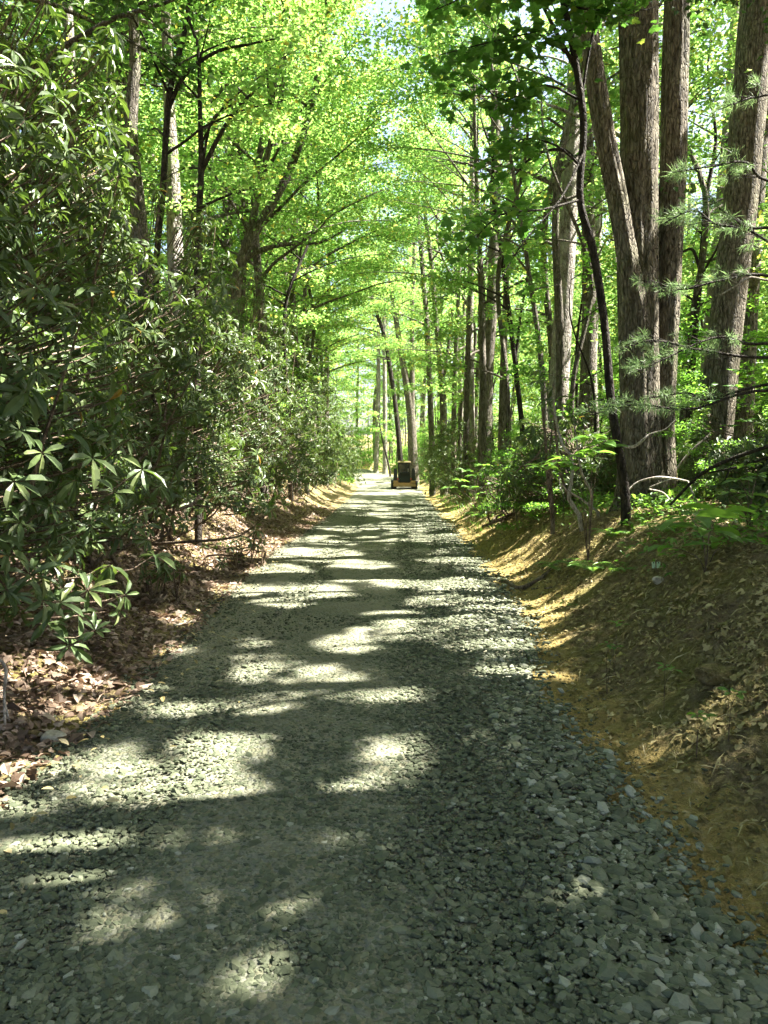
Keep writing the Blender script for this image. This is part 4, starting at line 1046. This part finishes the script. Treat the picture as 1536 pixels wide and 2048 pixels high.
# ------------------------------------------------------------------ small plants on the right bank
def plant(name, label, cat_, px, py, d, spec, leafL, wr, tpl=OV, mat='herb', seed=1, stemr=.006, group=None):
    """spec: list of (px, py, depth shift, number of leaves) rosettes joined to the foot"""
    r = np.random.default_rng(seed); b = P(px, py, d); b[2] = float(ground(b[0], b[1]))
    root = empty(name, b, label, cat_, group); ms = MB(); ml = MB()
    for (qx, qy, dd, nl_) in spec:
        c = P(qx, qy, d + dd) - b
        tube(ms, curve(np.array([[0, 0, -.05], c * [.25, .25, .6] + r.normal(0, .01, 3), c]), 8), np.linspace(stemr, stemr * .4, 8), 5, .4)
        ph = np.linspace(0, 2 * pi, nl_, endpoint=False) + r.uniform(0, 6)
        D = np.stack([np.cos(ph), np.sin(ph), r.uniform(-.25, .2, nl_)], 1)
        N = np.tile([0, 0, 1.0], (nl_, 1)) + r.normal(0, .22, (nl_, 3)); Ls = leafL * r.uniform(.65, 1.1, nl_)
        Q = c + D * leafL * .12
        for q in Q: tube(ms, np.array([c, q]), [stemr * .4, stemr * .3], 3, .4)
        leaves(ml, tpl, Q, D, N, Ls, Ls * wr, np.clip(r.normal(.55, .2, nl_), 0, 1))
    ms.obj('stem', M['stem'], root, True); ml.obj('foliage', M[mat], root)
    return root


plant('magnolia_seedling', 'seedling with very large pale oval leaves on the bank crest right of the big trunk', 'plant', 1412, 1140, 6.2,
      [(1380, 1032, 0, 6), (1440, 1020, .25, 5), (1418, 1060, .1, 5), (1450, 1085, .3, 5), (1350, 1095, -.1, 3)], .34, .42, seed=2)
plant('hickory_sapling', 'sapling with broad pale sunlit leaves just left of the crooked dark stem', 'sapling', 1178, 1040, 9.2,
      [(1180, 872, 0, 7), (1205, 885, .1, 6), (1190, 905, -.1, 6), (1110, 925, .1, 7), (1085, 935, .2, 6), (1130, 915, 0, 6), (1160, 935, .1, 5), (1215, 895, .3, 6)], .26, .45, seed=3)
plant('young_oak', 'small broad-leaved plant low on the shaded crest at the right edge', 'plant', 1500, 1060, 7.2, [(1480, 960, 0, 7), (1515, 950, .2, 7), (1500, 990, .1, 7), (1460, 985, .2, 6), (1525, 1010, 0, 7), (1490, 930, .3, 6)], .16, .5, seed=4)
plant('young_maple_plant', 'leafy green sapling at the foot of the thick leaning trunk', 'plant', 1440, 960, 11.5, [(1430, 800, 0, 8), (1470, 770, .3, 8), (1500, 760, .1, 8), (1455, 850, .2, 8), (1490, 840, 0, 8), (1410, 860, .2, 7), (1515, 870, .1, 8), (1400, 910, 0, 8), (1380, 880, .3, 8), (1440, 910, 0, 8), (1480, 740, 0, 8)], .17, .5, MA, 'under', seed=5)
plant('hydrangea_shrub', 'bright broad-leaved shrub at the track edge below the dark evergreens', 'shrub', 950, 1000, 23, [(920, 960, 0, 8), (950, 950, .2, 8), (985, 965, .2, 8), (900, 975, -.1, 8), (940, 975, -.3, 8), (970, 985, -.2, 8), (1000, 950, .3, 8), (930, 940, .4, 8), (965, 930, .4, 8)], .3, .5, seed=6)
plant('hydrangea_shrub', 'green leafy shrub at the foot of the three-stemmed tree', 'shrub', 1290, 1065, 9.6, [(1250, 1045, 0, 8), (1280, 1035, .1, 8), (1310, 1050, 0, 8), (1330, 1040, .2, 7), (1265, 1065, -.2, 8), (1300, 1075, -.2, 8), (1345, 1060, 0, 7), (1230, 1060, .1, 7)], .12, .5, seed=7)
for j, (px, py, d, lb) in enumerate([(1215, 1300, 5.2, 'tiny green seedling low on the bank, nearest the clay strip'), (1330, 1345, 4.6, 'bright green broadleaf seedling in the middle of the right bank'), (1460, 1395, 3.9, 'small green seedling on the bank near the right edge'),
                                     (1130, 1215, 7.2, 'tiny green seedling beside the sun streaks on the bank'), (1230, 1255, 5.6, 'little green seedling above the clay strip, left of the broadleaf seedling'), (1395, 1440, 3.9, 'lone flat green leaf sprout near the lower right litter')]):
    plant('seedling', lb, 'seedling', px, py, d, [(px, py - 12, 0, 4), (px + 14, py - 6, .03, 3)], .07, .5, seed=20 + j, stemr=.002, group='seedlings on the right bank')


def fern(px, py, d, label, seed, size=.4, nf=9):
    r = np.random.default_rng(seed); b = P(px, py, d); b[2] = float(ground(b[0], b[1])) - .01
    root = empty('fern', b, label, 'fern', 'ferns on the right bank')
    for f_ in range(nf):
        az = 2 * pi * f_ / nf + r.normal(0, .25); mb = MB(); n = 16; t = np.linspace(0, 1, n)
        L_ = size * r.uniform(.7, 1.1)
        pp = np.stack([np.cos(az) * L_ * t, np.sin(az) * L_ * t, L_ * (.9 * t - .75 * t * t)], 1)
        tube(mb, pp, np.linspace(.003, .001, n), 3, .3)
        sd = np.array([-sin(az), cos(az), 0]); tp = np.sin(pi * (.12 + .88 * t[2:])) * L_ * .28 + .01
        for s_ in (-1, 1):
            D = np.tile(sd * s_, (n - 2, 1)) + np.array([cos(az), sin(az), 0]) * .35
            leaves(mb, RH, pp[2:], D, np.tile([0, 0, 1.], (n - 2, 1)), tp, L_ * .055, np.clip(r.normal(.6, .15, n - 2), 0, 1))
        mb.obj('frond', M['herb'], root)


for j, a_ in enumerate([(1150, 1070, 9.4, 'bright fern left of the crooked sapling on the bank crest'), (1185, 1085, 8.8, 'bright fern low on the crest, just above the sun streaks'), (1120, 1055, 9.8, 'fern at the foot of the pale twisted stems'),
                        (1225, 1050, 9.4, 'fern tucked beside the foot of the three-stemmed tree'), (965, 1010, 20, 'fern on the grassy bank past the sun streaks'), (1245, 1110, 8, 'fern on the crest above the two pale green tags'), (1330, 1075, 8.2, 'fern left of the large-leaved seedling')]):
    fern(*a_, seed=60 + j, size=.36 if a_[2] < 12 else .6)


# ------------------------------------------------------------------ dead wood, sticks, roots, rocks, tag
def stick(name, label, cat_, traces, mat='dead', group=None, onground=False):
    b = P(traces[0][0][0], traces[0][0][1], traces[0][0][3]); mb = MB()
    for j, tr in enumerate(traces):
        W = np.array([P(q[0], q[1], q[3]) for q in tr])
        if onground: W[:, 2] = ground(W[:, 0], W[:, 1]) + np.array([q[2] * q[3] / F / 2 for q in tr]) * .7
        pp = curve(W - b, 6 * len(tr)); tube(mb, pp, np.interp(np.linspace(0, 1, len(pp)), np.linspace(0, 1, len(tr)), [q[2] * q[3] / F / 2 for q in tr]), 7, .9, cap=True, ridge=.15, seed=j)
    o = mb.obj(name, M[mat], None, True, b)
    return tag(o, label, cat_, group)


stick('dead_branch', 'arching bleached dead branch lying against the foot of the three-stemmed tree', 'branch',
      [[(1252, 985, 3, 10), (1275, 965, 4, 10), (1312, 955, 5, 9.9), (1345, 957, 5, 9.9), (1376, 963, 4, 9.8)], [(1296, 978, 3, 10), (1325, 985, 3, 10), (1340, 1000, 3, 9.9)], [(1298, 975, 2, 10), (1330, 962, 2, 9.9), (1350, 955, 2, 9.9)], [(1376, 963, 4, 9.8), (1390, 1000, 5, 9.7), (1398, 1045, 5, 9.7)]])
stick('dead_branch', 'pale curved dead branch hooking out in front of the big trunk', 'branch', [[(1250, 894, 5, 10.3), (1268, 893, 7, 10.3), (1286, 880, 6, 10.2), (1300, 868, 3, 10.2), (1330, 858, 2, 10.2), (1352, 838, 1.5, 10.3)]])
stick('dead_branch', 'bleached dead twig fan catching sun at the right edge', 'branch', [[(1590, 545, 4, 9), (1540, 560, 4, 9), (1500, 555, 4, 9), (1475, 570, 4, 9), (1440, 590, 3, 9)], [(1500, 555, 3, 9), (1490, 540, 3, 9), (1465, 545, 2, 9)], [(1475, 570, 3, 9), (1480, 590, 3, 9), (1492, 600, 2, 9)], [(1490, 540, 2, 9), (1500, 520, 2, 9)], [(1478, 568, 2, 9), (1462, 560, 2, 9)]])
stick('fallen_branch', 'long dark fallen branch slanting up through the shrubs at the right edge', 'branch', [[(1340, 1010, 5, 8.8), (1400, 950, 7, 8.6), (1470, 915, 8, 8.3), (1580, 880, 9, 8)], [(1420, 945, 4, 8.5), (1490, 930, 4, 8.2), (1560, 905, 4, 8)], [(1470, 915, 3, 8.3), (1450, 960, 3, 8.3)]], 'bark_dark')
stick('fallen_branch', 'pale fallen stick leaning across the bare stems beside the big trunk', 'branch', [[(1352, 940, 4, 11), (1370, 915, 4, 11), (1395, 890, 4, 11), (1420, 868, 3, 11.2)]])
stick('root', 'exposed root running down the clay on the right bank', 'root', [[(1120, 1050, 7, 10.2), (1080, 1062, 9, 9.9), (1040, 1075, 10, 9.9), (1015, 1092, 8, 10.3), (1000, 1105, 6, 10.5)], [(1040, 1075, 6, 9.9), (1030, 1095, 5, 9.9)]], 'stem', onground=True)
stick('root', 'pale root below the ferns on the right bank', 'root', [[(1065, 1068, 5, 9.6), (1110, 1074, 5, 9.3), (1140, 1068, 4, 9.3)]], 'stem', onground=True)
stick('fallen_stick', 'pale straight stick lying on the left litter slope', 'stick', [[(352, 1208, 4, 7.4), (375, 1195, 4, 7.6), (395, 1186, 3, 7.8)]], onground=True)
stick('fallen_stick', 'dark stick on the clay foot of the right bank', 'stick', [[(1010, 1205, 4, 7.3), (1030, 1208, 5, 7.3), (1055, 1200, 4, 7.3)]], 'stem', onground=True)
stick('dead_twig', 'bleached upright twig standing in the sunny litter at the left edge', 'twig', [[(10, 1450, 5, 4.3), (9, 1380, 6, 4.4), (12, 1340, 7, 4.4), (0, 1318, 5, 4.4)], [(9, 1400, 3, 4.4), (18, 1440, 3, 4.3)]])
stick('fallen_branch', 'bare branch stub poking from the rhododendrons over the left litter', 'branch', [[(360, 1018, 7, 8), (385, 1008, 8, 8), (398, 992, 7, 8.1)], [(383, 1009, 5, 8), (420, 1014, 4, 8)]], 'stem')
rock('rock', 110, 1470, 4.35, (.085, .06, .045), 'pale rock half buried in the litter at the left track edge')
rock('rock', 1205, 1668, 3.25, (.05, .04, .032), 'largest pale stone on the right gravel edge')
rock('rock', 1440, 1262, 4.6, (.16, .12, .07), 'mossy boulder bulging from the bank at the right edge', 'ground')
rock('rock', 1316, 1172, 6.8, (.07, .05, .04), 'small tan stone just below the two pale green tags')

b = P(1312, 1150, 7.15); b[2] = float(ground(b[0], b[1]))
root = empty('marker_tags', b, 'two small pale green tags with dark holes standing on the bank', 'marker')
for s_ in (-1, 1):
    bm = bmesh.new(); bmesh.ops.create_cube(bm, size=1)
    for v in bm.verts: v.co = Vector((v.co.x * .034, v.co.y * .004, v.co.z * .062 + .04))
    bmesh.ops.bevel(bm, geom=bm.edges[:], offset=.0012, segments=1, affect='EDGES')
    me = bpy.data.meshes.new('tag'); bm.to_mesh(me); bm.free(); me.materials.append(M['tag'])
    o = bpy.data.objects.new('tag', me); COL.objects.link(o); o.parent = root; o.location = (s_ * .021, 0, .01); o.rotation_euler = (-.15, s_ * .04, s_ * -.12)
    mh = MB(); th = np.linspace(0, 2 * pi, 10, endpoint=False)
    mh.add(np.stack([.007 * np.cos(th), 0 * th - .003, .062 + .007 * np.sin(th)], 1), [np.arange(10)])
    h_ = mh.obj('hole', M['hole'], o)

# ------------------------------------------------------------------ tracked loader
LX, LY = P(808, 960, 54)[0], 54.0
lz = float(roadz(LY)) + .02
loader = empty('track_loader', (LX, LY, lz), 'small black and yellow tracked loader driving away down the track', 'loader')


def boxes(name, mat, parts, parent=loader, bev=.02):
    bm = bmesh.new()
    for p_ in parts:
        (x0, x1), (y0, y1), (z0, z1) = p_[:3]; tp = p_[3] if len(p_) > 3 else None
        g = bmesh.ops.create_cube(bm, size=1)['verts']
        for v in g:
            up = v.co.z > 0
            x = x0 + (v.co.x + .5) * (x1 - x0); y_ = y0 + (v.co.y + .5) * (y1 - y0); z_ = z0 + (v.co.z + .5) * (z1 - z0)
            if tp and up: x = (x0 + x1) / 2 + (x - (x0 + x1) / 2) * tp[0]; y_ += tp[1] if v.co.y < 0 else tp[2]
            v.co = (x, y_, z_)
    bmesh.ops.bevel(bm, geom=bm.edges[:], offset=bev, segments=2, affect='EDGES', clamp_overlap=True)
    me = bpy.data.meshes.new(name); bm.to_mesh(me); bm.free(); me.materials.append(M[mat])
    o = bpy.data.objects.new(name, me); COL.objects.link(o); o.parent = parent
    return o


for s_ in (-1, 1):
    # rounded rubber track loop with lugs
    prof = []
    for a_ in np.linspace(pi / 2, 3 * pi / 2, 9): prof.append((-.85 + .3 * cos(a_), .31 + .3 * sin(a_)))
    for a_ in np.linspace(-pi / 2, pi / 2, 9): prof.append((.85 + .3 * cos(a_), .31 + .3 * sin(a_)))
    pr = np.array(prof); k_ = len(pr); x0, x1 = s_ * .56, s_ * .94
    mb = MB(); V = np.vstack([np.c_[np.full(k_, x0), pr], np.c_[np.full(k_, x1), pr]])
    q = np.array([(j, (j + 1) % k_, k_ + (j + 1) % k_, k_ + j) for j in range(k_)])
    mb.add(V, [q, np.arange(k_)[::-1], k_ + np.arange(k_)])
    tr = mb.obj('track', M['rubber'], loader)
    lug = []
    for zz_ in np.linspace(.08, .56, 5): lug.append(((min(x0, x1), max(x0, x1)), (-1.19, -1.1), (zz_ - .025, zz_ + .025)))
    boxes('lug', 'rubber', lug, tr, .008)
    th = np.linspace(0, 2 * pi, 16, endpoint=False)
    for yy_ in (-.8, 0, .8):
        mb = MB(); mb.add(np.stack([np.full(16, s_ * .95), yy_ + .17 * np.cos(th), .3 + .17 * np.sin(th)], 1), [np.arange(16)])
        mb.obj('roller', M['steel'], tr)
boxes('chassis', 'amber', [((-.54, .54), (-1.05, 1.0), (.22, .5)), ((-.80, -.46), (-1.22, -.8), (.44, .62)), ((.46, .80), (-1.22, -.8), (.44, .62))])
boxes('bumper', 'amber', [((-.80, .80), (-1.26, -1.06), (.2, .42))])
boxes('engine_cover', 'black', [((-.43, .43), (-1.1, -.35), (.46, 1.24), (.86, .12, 0))], bev=.06)
boxes('grille', 'rubber', [((-.3, .3), (-1.09, -1.03), (.98 + .05 * j, 1.005 + .05 * j)) for j in range(4)], bev=.006)
boxes('exhaust', 'steel', [((.24, .31), (-.75, -.68), (1.2, 1.5))], bev=.015)
for s_ in (-1, 1):
    boxes('taillight', 'red', [((s_ * .47 - .05, s_ * .47 + .05), (-1.07, -1.04), (.7, .78))], bev=.01)
    boxes('lift_arm', 'black', [((s_ * .64 - .16, s_ * .64 + .16), (-1.0, -.5), (.6, 1.5), (.7, .12, -.05)), ((s_ * .66 - .07, s_ * .66 + .07), (-.85, 1.3), (1.24, 1.42)), ((s_ * .66 - .07, s_ * .66 + .07), (1.15, 1.35), (.4, 1.36))], bev=.025)
cab = boxes('cab', 'black', [((-.42 + .79 * ix, -.37 + .79 * ix), (-.3 + 1.0 * iy, -.24 + 1.0 * iy), (1.1, 1.9)) for ix in (0, 1) for iy in (0, 1)] + [((-.44, .44), (-.32, .78), (.6, 1.16)), ((-.41, .41), (-.31, -.25), (1.8, 1.9))], bev=.012)
boxes('window', 'glass', [((-.37, .37), (-.28, -.265), (1.16, 1.8))], cab, .003)
boxes('seat', 'rubber', [((-.2, .2), (-.1, .05), (1.1, 1.62)), ((-.13, .13), (-.08, .02), (1.63, 1.78))], cab, .03)
boxes('roof', 'tan', [((-.5, .5), (-.4, .85), (1.9, 2.03), (.9, .05, -.05))], cab, .03)
boxes('beacon', 'yellow', [((-.05, .05), (-.2, -.1), (2.03, 2.13))], cab, .02)
boxes('bucket', 'black', [((-.95, .95), (1.35, 2.0), (.1, .16)), ((-.95, .95), (1.35, 1.42), (.1, .65)), ((-.95, -.9), (1.35, 2.0), (.1, .6)), ((.9, .95), (1.35, 2.0), (.1, .6))], bev=.01)
